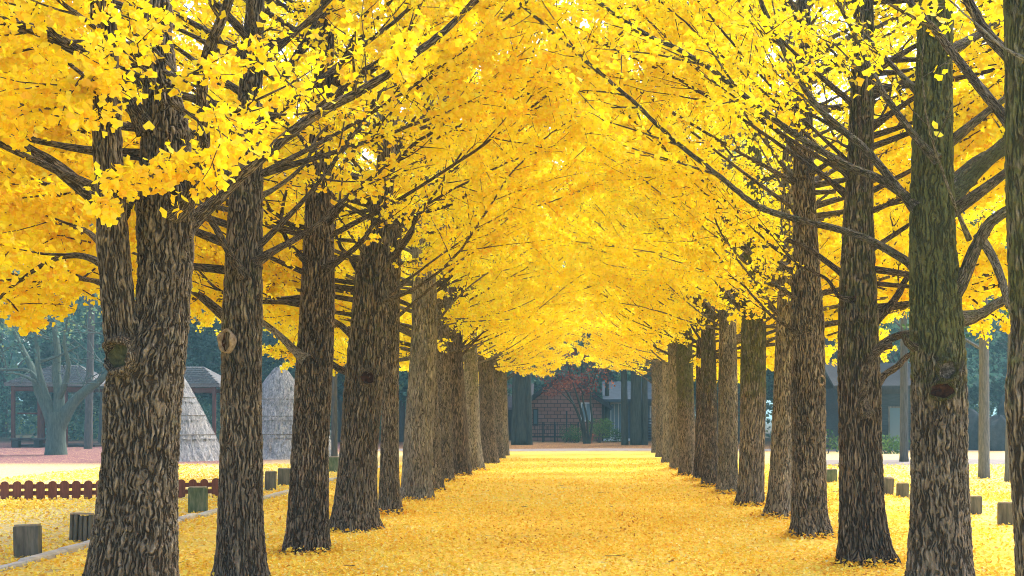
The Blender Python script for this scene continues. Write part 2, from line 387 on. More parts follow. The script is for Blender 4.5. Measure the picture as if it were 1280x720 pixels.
DENS = 1.35
class Ginkgo:
    def __init__(s, name_label, Y, pts, lod, moss=0.0, tone=.4, top=12.5, group='ginkgo trees lining the path', amp=.02):
        s.Y, s.lod, s.moss, s.tone, s.amp = Y, lod, moss, tone, amp
        P3 = np.array([P(a, b, Y) for a, b, _ in pts]); rr = np.array([c / 2 / F * Y for *_, c in pts]) * (.95 if lod == 0 else .91)
        s.base = np.array([P3[0][0], Y, 0.0])
        s.root = thing('ginkgo_tree', s.base, name_label, 'tree', group)
        z = P3[:, 2].copy(); z[0] = 0
        o = np.argsort(z); z, xs, rr = z[o], P3[o, 0], rr[o]
        # carry the trunk on up to its top
        if z[-1] < top:
            n = 4; zt = np.linspace(z[-1], top, n + 1)[1:]
            k = (zt - z[-1]) / (top - z[-1])
            xs = np.concatenate([xs, xs[-1] + (s.base[0] - xs[-1]) * k * .3 + R.normal(0, .06, n)]); rr = np.concatenate([rr, rr[-1] * (1 - k * .86)]); z = np.concatenate([z, zt])
        s.z, s.xs, s.rr = z, xs, rr
        s.yk = R.normal(0, .05, 6); s.yz = np.linspace(0, top, 6); s.yk[0] = 0
        s.trunk()
        s.leafpos = []; s.leafdir = []; s.leafsz = []
    def at(s, z): return np.array([np.interp(z, s.z, s.xs), s.Y + np.interp(z, s.yz, s.yk), z]), float(np.interp(z, s.z, s.rr))
    def trunk(s):
        seg, st = {0: (150, .017), 1: (84, .035), 2: (40, .08)}[s.lod]
        zs = np.concatenate([np.arange(-.12, 6.2, st), np.arange(6.2, s.z[-1], .09)])
        zc = np.maximum(zs, 0)
        def sm(a):
            k = max(3, int(.22 / st)) | 1
            ap = np.concatenate([np.full(k, a[0]), a, np.full(k, a[-1])])
            return np.convolve(ap, np.ones(k) / k, 'same')[k:-k]
        x = sm(np.interp(zc, s.z, s.xs)); r = sm(np.interp(zc, s.z, s.rr)); y = s.Y + sm(np.interp(zc, s.yz, s.yk))
        th = np.arange(seg) / seg * 2 * np.pi
        ph = R.uniform(0, 6.28, 8)
        TH, ZZ = th[None], zs[:, None]
        lobe = (.035 * np.sin(2 * TH + ph[0] + .7 * ZZ) + .03 * np.sin(3 * TH + ph[1] - .9 * ZZ) + .022 * np.sin(5 * TH + ph[2] + 1.3 * ZZ)
                + .03 * np.sin(1.9 * ZZ + ph[3]) * np.sin(TH + ph[4]))
        flare = np.exp(-np.maximum(ZZ, 0) / .16) * (.09 + .12 * np.sin(4 * TH + ph[5]) + .09 * np.sin(7 * TH + ph[6]))
        RR = r[:, None] * (1 + lobe + flare)
        v = np.stack([x[:, None] + RR * np.cos(TH), y[:, None] + RR * np.sin(TH), np.repeat(ZZ, seg, 1)], 2).reshape(-1, 3)
        off = R.uniform(0, 9); fs = R.uniform(.9, 1.2)
        rb = np.maximum(r, .05)[:, None]
        bk = np.stack([rb * np.cos(TH) + off, rb * np.sin(TH) + off, ZZ * R.uniform(.8, 1.25) + 0 * TH], 2).reshape(-1, 3) * fs
        n = len(zs); i = np.arange(n - 1)[:, None] * seg; j = np.arange(seg)[None]; j2 = (j + 1) % seg
        q = np.stack([i + j, i + j2, i + seg + j2, i + seg + j], 2).reshape(-1, 4)
        ms = s.moss * np.clip((zs - 1.2) / 1.2, -.3, 1)[:, None] + 0 * TH
        ms = ms + .35 * s.moss * np.exp(-zs / .25)[:, None] * (1 + 0 * TH)
        mb = MB(); mb.add(v, q, bark=bk, moss=ms.ravel(), tone=s.tone, amp=s.amp)
        mb.build('trunk', M['bark'], s.root, True)
    def limb(s, pts, r0, r1=.008, leafy=(.25, 1.0), dens=1.0, name='limb', subs=True, seg=None, moss=None, tone=None, cap=False):
        """one limb with its branchlets as ONE mesh; spur positions are kept for the crown"""
        pts = np.asarray(pts, float)
        n = len(pts); r0 = r0 * (.86 if .02 < r0 < .1 and not cap else 1.0); rr = r0 + (r1 - r0) * np.linspace(0, 1, n) ** .62
        if not cap and r0 < .1: rr[0] *= 1.35
        big = s.lod == 0
        cp, cr = resample(pts, rr, .06 if big else .14)
        if not cap: cp = cp + np.cumsum(R.normal(0, .006 if big else .01, cp.shape), 0) * np.linspace(0, 1, len(cp))[:, None]
        mb = MB(); kw = dict(moss=(s.moss * .5 if moss is None else moss), tone=(s.tone if tone is None else tone))
        mb.tube(cp, cr, seg or (26 if big and r0 > .04 else 14 if big else 8), bscale=2.4 if r0 < .06 else 1.9 if r0 < .1 else 1.15, amp=min(s.amp, r0 * .13), off=R.uniform(0, 9), cap=cap, **kw)
        L = np.concatenate([[0], np.cumsum(np.linalg.norm(np.diff(cp, axis=0), axis=1))]); tot = L[-1]
        if subs:
            step = {0: .24, 1: .30, 2: .42}[s.lod]
            ts = np.arange(leafy[0] * tot, leafy[1] * tot, step)
            side = 1
            for t in ts:
                t = t + R.uniform(-.08, .08)
                k = min(int(np.searchsorted(L, max(t, 0))), len(cp) - 2)
                p = cp[k]; d = unit(cp[k + 1] - cp[k - 1 if k else 0])
                side = -side
                lat = np.cross(d, [0, 0, 1.]); lat = unit(lat) if np.linalg.norm(lat) > .1 else np.array([1., 0, 0])
                b = unit(d * R.uniform(.45, .9) + lat * side * R.uniform(.5, 1.0) + np.array([0, 0, R.uniform(-.35, .45)]) + R.normal(0, .2, 3))
                bl = R.uniform(.45, 1.15) * (1.15 - .55 * t / tot) * min(1.3, .5 + tot * .18)
                s.branchlet(mb, p, b, bl, min(cr[k] * .55, .016), kw, dens)
            # spur shoots straight on the limb
            m = int(tot * 7 * dens * (leafy[1] - leafy[0]))
            tt = R.uniform(leafy[0], leafy[1], m) * tot
            s.leafpos.append(np.stack([np.interp(tt, L, cp[:, a]) for a in range(3)], 1))
        return mb.build(name, M['bark'], s.root, True)
    def branchlet(s, mb, p, b, bl, r, kw, dens):
        n = 5; t = np.linspace(0, 1, n)[:, None]
        sag = R.uniform(-.10, .22)
        pts = p + b * bl * t + np.array([0, 0, sag]) * bl * t ** 2 + np.cumsum(R.normal(0, .02, (n, 3)), 0) * bl * t
        mb.tube(pts, np.linspace(r, .003, n), 5 if s.lod == 0 else 3, bscale=2, amp=.0005, **kw)
        m = max(3, int(bl / .052 * dens))
        tt = R.uniform(.12, 1.0, m)
        s.leafpos.append(np.stack([np.interp(tt, t[:, 0], pts[:, a]) for a in range(3)], 1))
        if s.lod < 2:
            for _ in range(2 if s.lod == 0 else 1):
                k = R.integers(1, n - 1)
                d = unit(b + R.normal(0, .6, 3)); l2 = bl * R.uniform(.3, .6)
                q = pts[k] + d * l2 * np.linspace(0, 1, 4)[:, None] + np.cumsum(R.normal(0, .012, (4, 3)), 0)
                mb.tube(q, np.linspace(max(.0045, r * .5), .0022, 4), 4 if s.lod == 0 else 3, bscale=2, amp=.0003, **kw)
                m = max(2, int(l2 / .05 * dens)); tt = R.uniform(.1, 1, m)
                s.leafpos.append(np.stack([np.interp(tt, np.linspace(0, 1, 4), q[:, a]) for a in range(3)], 1))
    def auto(s, zlist, az_mode, lmin, lmax, elev, r=.045, **kw):
        for z in zlist:
            p, tr = s.at(z)
            inward = 0 if s.base[0] < 0 else math.pi
            a = {'in': inward, 'out': inward + math.pi, 'fwd': math.pi / 2, 'back': -math.pi / 2}[az_mode] + R.normal(0, .42)
            e = rad(R.uniform(*elev)); L = R.uniform(lmin, lmax)
            d = np.array([math.cos(a) * math.cos(e), math.sin(a) * math.cos(e), math.sin(e)])
            n = 6; t = np.linspace(0, 1, n)[:, None]
            bend = R.normal(0, .15, 3); bend[2] = R.uniform(-.08, .26)
            pts = p + d * (tr * .55) + d * L * t + bend * L * t ** 2 + np.sin(t * R.uniform(3, 6)) * R.normal(0, .035, 3) * L
            s.limb(pts, min(r * R.uniform(.75, 1.25), tr * .6), **kw)
    def crown(s, per=4.0, size=.082, cutoff=None):
        pos = np.concatenate(s.leafpos)
        m = R.poisson(per * DENS, len(pos)); c = np.repeat(pos, m, 0)
        cl = np.repeat(R.normal(0, .13, len(pos)), m)
        c = c + R.normal(0, .042, c.shape)
        keep = (c[:, 2] > floor_z(c[:, 0]) - .0) & (c[:, 1] > 4.0)
        hi = 6.2 if s.Y < 14 else 8.0 if s.Y < 22 else 99
        keep &= (R.uniform(0, 1, len(c)) < np.where(c[:, 2] > hi, .3, 1.0)) & (R.uniform(0, 1, len(c)) < np.where(c[:, 2] > 7.5, .45, 1.0)) & (R.uniform(0, 1, len(c)) < np.where((c[:, 2] > 5.5) & (np.abs(c[:, 0]) > 3.6), .5, 1.0))
        xr = np.where(c[:, 0] < 0, -3.3, 3.05)
        keep &= ~((np.abs(c[:, 0] - xr) < .5) & (c[:, 2] < 7.5) & (c[:, 1] > 8.8) & (c[:, 1] < 30) & (R.uniform(0, 1, len(c)) < .72))
        inn = np.abs(c[:, 0])
        keep &= ~((inn > 1.5) & (inn < 3.0) & (c[:, 2] < 5.6) & (c[:, 1] < 18.5) & (R.uniform(0, 1, len(c)) < .5))
        if cutoff is not None: keep &= cutoff(c)
        c, cl = c[keep], cl[keep]
        mb = MB()
        tint = .46 + cl + R.normal(0, .22, len(c)) + s.tint
        scatter_leaves(mb, c, size, shape=0 if s.lod < 2 else 1, tint=tint)
        mb.build('crown', M['leaf'], s.root)
        return len(c)
    def knot(s, px, py, wpx, hpx, ring='scar', centre='hollow', squash=1.0, hollow=True, push=0.0):
        """an old branch scar: a swollen ring of bark round a rotten heart"""
        c0 = P(px, py, s.Y); c, r = s.at(c0[2])
        dx = np.clip(c0[0] - c[0], -r * .9, r * .9)
        front = c[1] - math.sqrt(max(r * r - dx * dx, 1e-4))
        nrm = unit(np.array([dx, front - c[1], 0.])); U = np.array([-nrm[1], nrm[0], 0.]); W = np.array([0, 0, 1.])
        ctr = np.array([c[0] + dx, front, c0[2]]) + nrm * (.004 + push)
        a, b = wpx / 2 / F * s.Y, hpx / 2 / F * s.Y
        seg, ns = 36, 10; v = []; tube_r = min(a, b) * (.26 if hollow else .42)
        for i in range(seg):
            th = i / seg * 2 * math.pi
            for j in range(ns):
                f = j / ns * 2 * math.pi; k = tube_r * (1 + .38 * math.sin(2 * th + px) + .25 * math.sin(5 * th + py))
                rr_ = 1 + k * math.cos(f) / max(a, b)
                v.append(ctr + U * (a - tube_r) * rr_ * math.cos(th) + W * (b - tube_r) * rr_ * math.sin(th) + nrm * (math.sin(f) * k * .8 * squash))
        q = [[i * ns + j, ((i + 1) % seg) * ns + j, ((i + 1) % seg) * ns + (j + 1) % ns, i * ns + (j + 1) % ns] for i in range(seg) for j in range(ns)]
        mb = MB(); mb.add(np.array(v), q, bark=np.array(v) * 1.6, moss=s.moss * .8, tone=s.tone, amp=.008)
        k = mb.build('knot', M['bark'] if ring == 'bark' else M[ring], s.root, True)
        if hollow:
            v = [ctr + nrm * .004]; t = []
            rings = [.5, .98]
            for f in rings:
                for i in range(seg):
                    th = i / seg * 2 * math.pi
                    v.append(ctr + U * (a - tube_r) * f * math.cos(th) + W * (b - tube_r) * f * math.sin(th) + nrm * (.006 + R.normal(0, .003) - (.012 if f < .6 else 0)))
            t = [[0, 1 + i, 1 + (i + 1) % seg] for i in range(seg)]
            q = [[1 + i, 1 + seg + i, 1 + seg + (i + 1) % seg, 1 + (i + 1) % seg] for i in range(seg)]
            mb = MB(); mb.add(np.array(v), q, t)
            h = mb.build('hollow', M[centre], k, True); h.data.transform(__import__('mathutils').Matrix.Translation([-c_ for c_ in s.base]))
        return k
    tint = .0

def pl(pts, Y, dY=0.0, dn=None):
    """limb control points measured in the photo on the plane at distance Y, drifting dY towards its tip"""
    n = len(pts); return [P(a, b, Y + dY * i / max(1, n - 1)) for i, (a, b) in enumerate(pts)]
def full(g, low=True, nin=6, nout=6, nfb=4, lscale=1.0, zin=2.9, zout=2.6, dens=1.0):
    """procedural limbs for a whole tree"""
    z = lambda a, b, n: np.sort(R.uniform(a, b, n))
    g.auto(z(zin, 5.6, nin), 'in', 3.2 * lscale, 4.6 * lscale, (24, 46), .03, dens=dens)
    g.auto(z(5.4, 9.0, nin - 1), 'in', 2.4 * lscale, 3.6 * lscale, (28, 52), .04, dens=dens)
    g.auto(z(zout, 4.8, nout - 2), 'out', 3.0 * lscale, 4.4 * lscale, (6, 34), .036, leafy=(.12, 1), dens=1.2 * dens)
    g.auto(z(2.6, 3.6, 1), 'out', 3.4 * lscale, 4.8 * lscale, (2, 20), .045, leafy=(.15, 1), dens=1.3 * dens)
    g.auto(z(4.6, 8.0, nout + 1), 'out', 2.2 * lscale, 3.4 * lscale, (18, 45), .04, dens=dens)
    g.auto(z(2.9, 4.6, 4), 'out', 4.2, 5.8, (4, 24), .034, leafy=(.10, 1), dens=1.3 * dens)
    g.auto(z(4.4, 7.4, 4), 'out', 3.8, 5.2, (12, 36), .045, dens=1.15 * dens)
    g.auto(z(2.9, 7.0, 4), 'in', 4.4, 5.8, (34, 52), .03, dens=.3)
    if g.Y > 19:
        g.auto(z(3.2, 4.8, 4), 'in', 1.6, 3.2, (4, 30), .026, leafy=(.12, 1), dens=1.2 * dens)
        g.auto(z(3.8, 6.5, 3), 'back', 1.0, 1.8, (5, 35), .024, leafy=(.1, 1), dens=1.2 * dens)
    g.auto(z(3.2, 8.5, nfb), 'fwd', 1.8, 2.8, (20, 50), .03, dens=dens)
    g.auto(z(3.6, 8.5, nfb), 'back', 1.6, 2.4, (25, 50), .03, dens=dens)
    g.auto(z(8.6, 11.6, 5), 'in', 1.3, 2.4, (35, 65), .03, dens=dens)
    g.auto(z(8.6, 11.6, 4), 'out', 1.2, 2.2, (35, 65), .03, dens=dens)

counts = []
# ---- the near trees of the left row
g = Ginkgo('big forked ginkgo with two stems above a dark burl, nearest of the left row', 9.02,
           [(165, 804, 150), (164, 720, 122), (172, 640, 106), (177, 560, 99), (180, 480, 104), (190, 440, 92), (203, 400, 72), (207, 340, 72), (206, 280, 78), (207, 220, 72), (206, 150, 62), (200, 100, 46), (196, 40, 38), (198, -40, 36)], 0, .12, .25, amp=.024)
g.tint = -.14
g.limb(pl([(172, 540), (164, 480), (156, 430), (150, 390), (144, 335), (139, 270), (134, 180), (130, 90), (127, 20), (124, -60), (118, -180)], 8.95, -.5), .16, .075, name='stem', subs=False, seg=110, moss=.05)
g.limb(pl([(198, 275), (228, 262), (247, 215), (257, 165), (256, 110), (266, 60), (284, 20), (298, -20), (320, -80)], 8.9, -.3), .075, .03, (.35, 1), dens=.8)
g.limb(pl([(215, 300), (262, 258), (325, 196), (400, 137), (480, 92), (540, 48), (590, 0), (640, -60)], 9.0, .8), .07, .02, (.4, 1), dens=.9)
g.limb(pl([(185, 165), (165, 130), (140, 95), (112, 72), (52, 38), (0, 22), (-70, 0)], 8.9, -.3), .075, .035, (.45, 1), dens=.8)
g.limb(pl([(150, 270), (117, 246), (65, 205), (30, 185), (-40, 150), (-120, 120)], 9.1, .3), .09, .03, (.45, 1), dens=.9)
g.limb(pl([(180, 75), (150, 55), (110, 25), (70, -5), (20, -40)], 8.6, -.6), .035, .012, (.3, 1), dens=.9)
g.limb(pl([(185, 78), (150, 88), (80, 130), (40, 142), (0, 155), (-60, 170)], 8.7, -.4), .022, .006, (.2, 1), dens=1.0)
g.limb(pl([(170, 440), (205, 428), (240, 405)], 9.2, .5), .03, .008, subs=False)
g.limb(pl([(150, 345), (110, 322), (70, 322), (30, 345), (0, 372), (-30, 402)], 9.2, .6), .04, .01, (.3, 1), dens=1.4)
g.limb(pl([(150, 365), (120, 352), (95, 352), (60, 362), (20, 372)], 9.3, 1.8), .035, .01, (.3, 1), dens=1.3)
g.limb(pl([(150, 330), (110, 292), (60, 276), (10, 262), (-50, 250)], 9.2, 2.5), .035, .01, (.25, 1), dens=1.6)
g.limb(pl([(140, 270), (100, 240), (50, 225), (0, 215), (-50, 190)], 9.2, 1.8), .035, .01, (.25, 1), dens=1.5)
for q in ([(232, 190), (205, 205), (170, 232), (128, 262)], [(240, 170), (225, 200), (215, 235), (205, 262)], [(215, 130), (245, 150), (262, 185), (268, 225)], [(205, 90), (230, 100), (265, 120), (300, 160)], [(150, 60), (120, 75), (90, 110), (70, 150)]):
    g.limb(pl(q, 8.65, -.35), .016, .004, (.2, 1), dens=1.5)
g.auto([3.0, 3.4, 3.9, 4.4], 'out', 2.4, 3.6, (8, 30), .04)
g.auto([3.7, 4.1, 4.8], 'back', .9, 1.5, (10, 35), .02)
g.auto([4.9, 5.8, 6.8], 'in', 3.0, 4.0, (30, 50), .04)
g.auto([3.6, 4.2, 4.7, 5.2, 5.6], 'out', 3.0, 4.2, (5, 40), .04)
g.auto([5.0, 5.6, 6.4, 7.4], 'out', 2.2, 3.2, (20, 45), .04)
g.auto([3.6, 4.6, 5.6], 'fwd', 1.6, 2.6, (15, 40), .035)
g.knot(174, 448, 46, 52, 'bark', 'moss_rot', 2.6, push=.06)
counts.append(g.crown(4.2, .074))

g = Ginkgo('slim upright ginkgo with an oval knot hole facing the path, second of the left row', 12.1,
           [(303, 732, 78), (302, 720, 68), (302, 640, 60), (303, 560, 57), (303, 440, 54), (303, 400, 55), (304, 300, 48), (306, 240, 44), (309, 150, 34), (314, 60, 27), (320, -40, 22)], 0, .35, .3)
g.tint = -.10
g.limb(pl([(304, 345), (288, 318), (268, 280), (255, 262), (236, 235), (215, 190)], 11.9, -.6), .055, .02, (.5, 1), dens=.6)
g.limb(pl([(316, 330), (345, 312), (372, 298), (400, 280), (440, 245), (480, 215), (530, 180), (590, 130)], 12.0, .7), .05, .015, (.35, 1))
g.limb(pl([(296, 375), (270, 360), (245, 335), (210, 310)], 12.2, .4), .022, .008, (.2, 1))
g.limb(pl([(318, 180), (345, 120), (368, 75), (390, 40), (405, 0), (420, -50)], 12.2, .5), .06, .03, (.3, 1))
g.limb(pl([(314, 250), (345, 235), (380, 205), (400, 165), (440, 140)], 12.2, .5), .035, .012, (.3, 1), tone=.8)
g.limb(pl([(292, 405), (225, 352), (120, 300), (40, 268), (-40, 250)], 12.2, 1.6), .05, .012, (.25, 1), dens=1.4)
g.knot(291, 428, 27, 34, 'scar', 'hollow', 1.5)
full(g, nin=4, nout=6, nfb=3)
counts.append(g.crown(4.2, .073, cutoff=lambda c: ~((np.abs(c[:, 0] + 3.25) < .5) & (c[:, 1] < 12.1) & (c[:, 2] < 3.3))))

g = Ginkgo('dark brown leaning ginkgo with a bleached low limb, third of the left row', 15.06,
           [(383, 690, 66), (384, 675, 60), (385, 640, 55), (387, 560, 49), (391, 450, 48), (395, 350, 43), (398, 250, 35), (400, 180, 28), (406, 80, 24), (410, 0, 20)], 0, .15, .2)
g.tint = -.05
g.limb(pl([(385, 452), (368, 438), (350, 420), (330, 404), (300, 385), (262, 370)], 14.9, .5), .075, .025, (.6, 1), dens=.6, tone=.95)
g.limb(pl([(388, 330), (365, 308), (355, 280), (362, 240), (380, 210)], 15.0, .3), .05, .015, (.4, 1), tone=.1)
g.limb(pl([(404, 338), (430, 320), (452, 300), (470, 275), (500, 262)], 14.9, .4), .055, .02, (.4, 1), dens=.8)
full(g, nin=5, nout=6, nfb=3)
counts.append(g.crown(4.0, .073, cutoff=lambda c: ~((np.abs(c[:, 0] + 3.25) < .55) & (c[:, 1] < 15.0) & (c[:, 2] < 3.4))))

g = Ginkgo('stout ginkgo swollen by a burl where a low limb leaves, fourth of the left row', 17.9,
           [(444, 663, 68), (444, 650, 60), (446, 600, 51), (449, 560, 48), (455, 490, 50), (460, 460, 52), (463, 400, 46), (466, 340, 44), (472, 290, 34), (480, 220, 27), (490, 120, 22), (498, 0, 18)], 0, .35, .45)
g.limb(pl([(450, 474), (436, 466), (420, 458), (404, 446), (385, 440), (350, 436)], 17.8, .6), .085, .03, (.6, 1), dens=.8, tone=.2)
g.limb(pl([(452, 432), (432, 412), (412, 398), (385, 385), (345, 372)], 18, 1.0), .07, .03, (.5, 1), tone=.35)
g.limb(pl([(478, 330), (500, 312), (515, 290), (520, 270), (540, 262), (575, 250), (600, 215)], 17.8, .6), .05, .015, (.4, 1), tone=.1)
g.limb(pl([(460, 360), (440, 325), (425, 305), (418, 270)], 18, .4), .06, .02, (.4, 1))
g.limb(pl([(474, 300), (486, 268), (520, 268), (562, 253), (600, 215), (650, 160), (690, 95)], 18.0, 1.5), .04, .015, (.4, 1), tone=.9)
g.knot(464, 473, 24, 26, 'bark', 'hollow', 1.5)
full(g, nin=5, nout=6, nfb=3)
counts.append(g.crown(4.0, .074, cutoff=lambda c: ~((np.abs(c[:, 0] + 3.1) < .55) & (c[:, 1] < 17.8) & (c[:, 2] < 3.3))))

# ---- the near trees of the right row
g = Ginkgo('mossy ginkgo cut off by the right edge, nearest of the right row', 7.95,
           [(1322, 842, 118), (1314, 720, 94), (1307, 560, 94), (1305, 490, 99), (1310, 420, 90), (1300, 250, 88), (1294, 0, 82), (1290, -100, 78)], 0, .75, .35, amp=.018)
g.limb(pl([(1282, 176), (1250, 140), (1215, 98), (1180, 55), (1150, 22), (1125, -8), (1090, -60)], 7.9, .9), .05, .02, (.55, 1), dens=.45)
g.limb(pl([(1285, 100), (1262, 72), (1235, 40), (1212, 0), (1190, -40)], 7.9, .5), .06, .03, (.6, 1), dens=.4)
g.limb(pl([(1285, 75), (1255, 60), (1230, 40), (1205, 20), (1170, -8)], 7.6, .2), .012, .005, (.5, 1), dens=.3, tone=1.0)
g.auto([4.6, 5.2, 6.0, 7.0], 'in', 3.0, 4.2, (35, 52), .045, dens=.7)
g.auto([3.4, 4.0, 4.8, 5.8], 'out', 2.4, 3.4, (15, 40), .045)
g.auto([4.4, 5.4, 6.4], 'fwd', 1.8, 2.8, (25, 50), .04, dens=.7)
counts.append(g.crown(3.6, .074))

g = Ginkgo('mossy ginkgo with a hollow burl, second of the right row', 10.75,
           [(1180, 758, 112), (1175, 720, 86), (1173, 640, 76), (1171, 560, 71), (1171, 480, 71), (1169, 400, 68), (1167, 300, 60), (1168, 200, 55), (1170, 100, 50), (1173, 0, 48), (1173, -100, 40)], 0, .95, .4, amp=.022)
g.limb(pl([(1150, 345), (1135, 328), (1092, 303), (1050, 288), (960, 264), (920, 240), (880, 207), (830, 170), (780, 125), (720, 70), (650, 10), (600, -40)], 10.75, 2.0), .055, .014, (.4, 1), dens=.7)
g.limb(pl([(1150, 262), (1132, 245), (1100, 224), (1060, 208), (1000, 173), (960, 145), (900, 97), (850, 65), (800, 42), (740, -2), (690, -40)], 10.7, 1.6), .06, .016, (.35, 1), dens=.7)
g.limb(pl([(1150, 268), (1132, 247), (1085, 190), (1050, 160), (1020, 132), (995, 97), (965, 40), (947, 0), (930, -50)], 10.8, 1.0), .055, .02, (.35, 1), dens=.7)
g.limb(pl([(1172, 200), (1150, 178), (1120, 138), (1098, 100), (1085, 70), (1068, 35), (1050, 0), (1030, -50)], 10.5, .6), .045, .018, (.4, 1), dens=.6)
g.limb(pl([(1180, 258), (1205, 232), (1235, 205), (1270, 182), (1330, 150)], 10.9, .6), .095, .05, (.6, 1), dens=.7, moss=.9)
g.limb(pl([(1182, 240), (1205, 215), (1240, 192), (1275, 168), (1330, 140)], 11.1, 1.0), .07, .04, (.6, 1), dens=.6, moss=.6)
g.limb(pl([(1185, 375), (1205, 345), (1222, 305), (1240, 280), (1270, 262), (1330, 240)], 10.7, -.3), .085, .04, (.6, 1), dens=.6, tone=.6)
g.limb(pl([(1222, 292), (1240, 320), (1252, 350), (1262, 385)], 10.6, -.15), .045, .032, subs=False, tone=.9, moss=.2, cap=True)
g.limb(pl([(1212, 300), (1196, 262), (1180, 220), (1160, 160), (1150, 100), (1148, 20)], 10.3, -.4), .02, .006, (.4, 1), dens=.35, tone=.5)
g.limb(pl([(1195, 398), (1225, 392), (1258, 372), (1320, 350)], 10.9, .3), .06, .03, (.6, 1), dens=.7, tone=.8)
g.limb(pl([(1145, 435), (1134, 428), (1131, 416)], 10.5, -.05), .04, .03, subs=False, name='limb_stub', cap=True, tone=.1)
g.auto([5.2, 6.0, 7.0, 8.0], 'in', 3.0, 4.0, (35, 52), .04, dens=.8)
g.auto([3.2, 3.8, 4.6, 5.5, 6.4], 'out', 2.4, 3.6, (10, 38), .045)
g.auto([4.2, 5.2, 6.4], 'fwd', 1.8, 2.8, (25, 50), .04, dens=.8)
g.knot(1172, 464, 32, 34, 'bark', 'pale_scar', 2.6, push=.02)
g.knot(1167, 489, 38, 28, 'bark', 'hollow', 2.0, push=.01)
g.knot(1175, 439, 9, 10, 'bark', 'dark_bark', 1.0)
counts.append(g.crown(3.4, .074, cutoff=lambda c: ~((np.abs(c[:, 0] - 2.95) < .4) & (c[:, 1] < 10.75) & (c[:, 2] < 3.4))))

g = Ginkgo('ginkgo with wide spreading roots and a scarred low limb, third of the right row', 13.84,
           [(1083, 705, 76), (1081, 690, 68), (1077, 640, 58), (1075, 560, 56), (1074, 480, 57), (1073, 400, 54), (1072, 330, 47), (1072, 250, 39), (1075, 150, 33), (1080, 0, 26)], 0, .55, .12)
g.limb(pl([(1085, 520), (1078, 500), (1084, 470), (1092, 442), (1110, 424), (1140, 414), (1180, 408), (1215, 400), (1255, 376), (1320, 360)], 13.4, -.2), .075, .03, (.7, 1), dens=.6, tone=.3)
g.limb(pl([(1092, 442), (1104, 434), (1115, 432)], 13.3, -.05), .05, .035, subs=False, name='limb_stub', cap=True)
g.limb(pl([(1088, 492), (1104, 470), (1120, 458), (1134, 444), (1170, 425)], 13.9, .3), .06, .03, (.6, 1), dens=.5, tone=.2)
g.limb(pl([(1082, 412), (1100, 396), (1120, 372), (1132, 345), (1150, 320)], 13.8, .3), .07, .03, (.5, 1), dens=.7, tone=.1)
g.limb(pl([(1062, 350), (1045, 336), (1005, 308), (960, 290), (905, 250), (850, 205), (800, 160), (740, 120)], 13.8, 1.6), .05, .014, (.35, 1))
g.limb(pl([(1065, 375), (1048, 370), (1035, 350), (1012, 338), (985, 325), (930, 280), (870, 235)], 13.6, 1.0), .035, .01, (.35, 1))
g.limb(pl([(1080, 240), (1074, 150), (1070, 60), (1068, -20)], 13.5, -.1), .028, .014, (.5, 1), dens=.5, tone=.1)
full(g, nin=4, nout=6, nfb=3, dens=.9)
counts.append(g.crown(3.8, .074, cutoff=lambda c: ~((np.abs(c[:, 0] - 3.0) < .5) & (c[:, 1] < 13.8) & (c[:, 2] < 3.0))))

g = Ginkgo('rough barked ginkgo with a small round knot at mid height, fourth of the right row', 16.95,
           [(1015, 671, 56), (1014, 660, 50), (1012, 640, 46), (1011, 560, 43), (1009, 490, 45), (1010, 430, 42), (1009, 400, 44), (1008, 330, 36), (1005, 200, 28), (1003, 50, 22)], 0, .15, .42)
g.limb(pl([(1000, 345), (975, 328), (950, 310), (920, 285), (880, 250), (830, 210), (770, 170), (700, 130)], 16.9, 1.5), .05, .014, (.35, 1))
g.limb(pl([(1000, 420), (985, 408), (965, 395), (935, 365), (905, 345)], 16.8, .4), .045, .012, (.4, 1), dens=.8)
g.knot(1023, 476, 12, 15, 'scar', 'dark_bark', 1.2)
full(g, nin=5, nout=5, nfb=3, dens=.9)
counts.append(g.crown(3.8, .074, cutoff=lambda c: ~((np.abs(c[:, 0] - 3.0) < .5) & (c[:, 1] < 16.9) & (c[:, 2] < 3.0))))

# ---- the rest of the two rows
LEFT = [
 (20.8, [(488, 643, 33), (487, 600, 28), (487, 560, 26), (488, 470, 23), (490, 380, 21), (494, 250, 16)], .1, .5, 'slim ginkgo half hidden behind the burled one, fifth of the left row'),
 (24.4, [(520, 625, 46), (521, 600, 41), (522, 560, 40), (527, 480, 38), (531, 400, 37), (530, 350, 35), (530, 250, 27)], .35, .95, 'pale grey thick ginkgo with mossy patches, sixth of the left row'),
 (27.3, [(540, 614, 36), (538, 560, 30), (536, 500, 28), (535, 400, 26)], .3, .45, 'brown ginkgo directly behind the pale grey one, seventh of the left row'),
 (31.2, [(556, 602, 26), (555, 560, 22), (554, 500, 22), (553, 420, 20)], .1, .5, 'narrow ginkgo, eighth of the left row'),
 (34.6, [(577, 594, 30), (574, 560, 26), (571, 500, 26), (567, 440, 25)], .1, .15, 'reddish brown ginkgo with a broad base, ninth of the left row'),
 (37.4, [(595, 589, 24), (592, 550, 20), (590, 500, 20), (588, 440, 19)], .5, .9, 'grey green mossy ginkgo, tenth of the left row'),
 (43.2, [(612, 579, 24), (610, 540, 20), (608, 480, 20), (606, 430, 20)], .4, .2, 'olive brown ginkgo, eleventh of the left row'),
 (48.4, [(624, 573, 18), (622, 540, 15), (621, 480, 15), (620, 430, 14)], .4, .4, 'thin ginkgo last but one of the left row'),
 (52.0, [(631, 569, 13), (630, 530, 11), (629, 480, 11), (628, 430, 10)], .3, .6, 'thinnest ginkgo at the far end of the left row'),
]
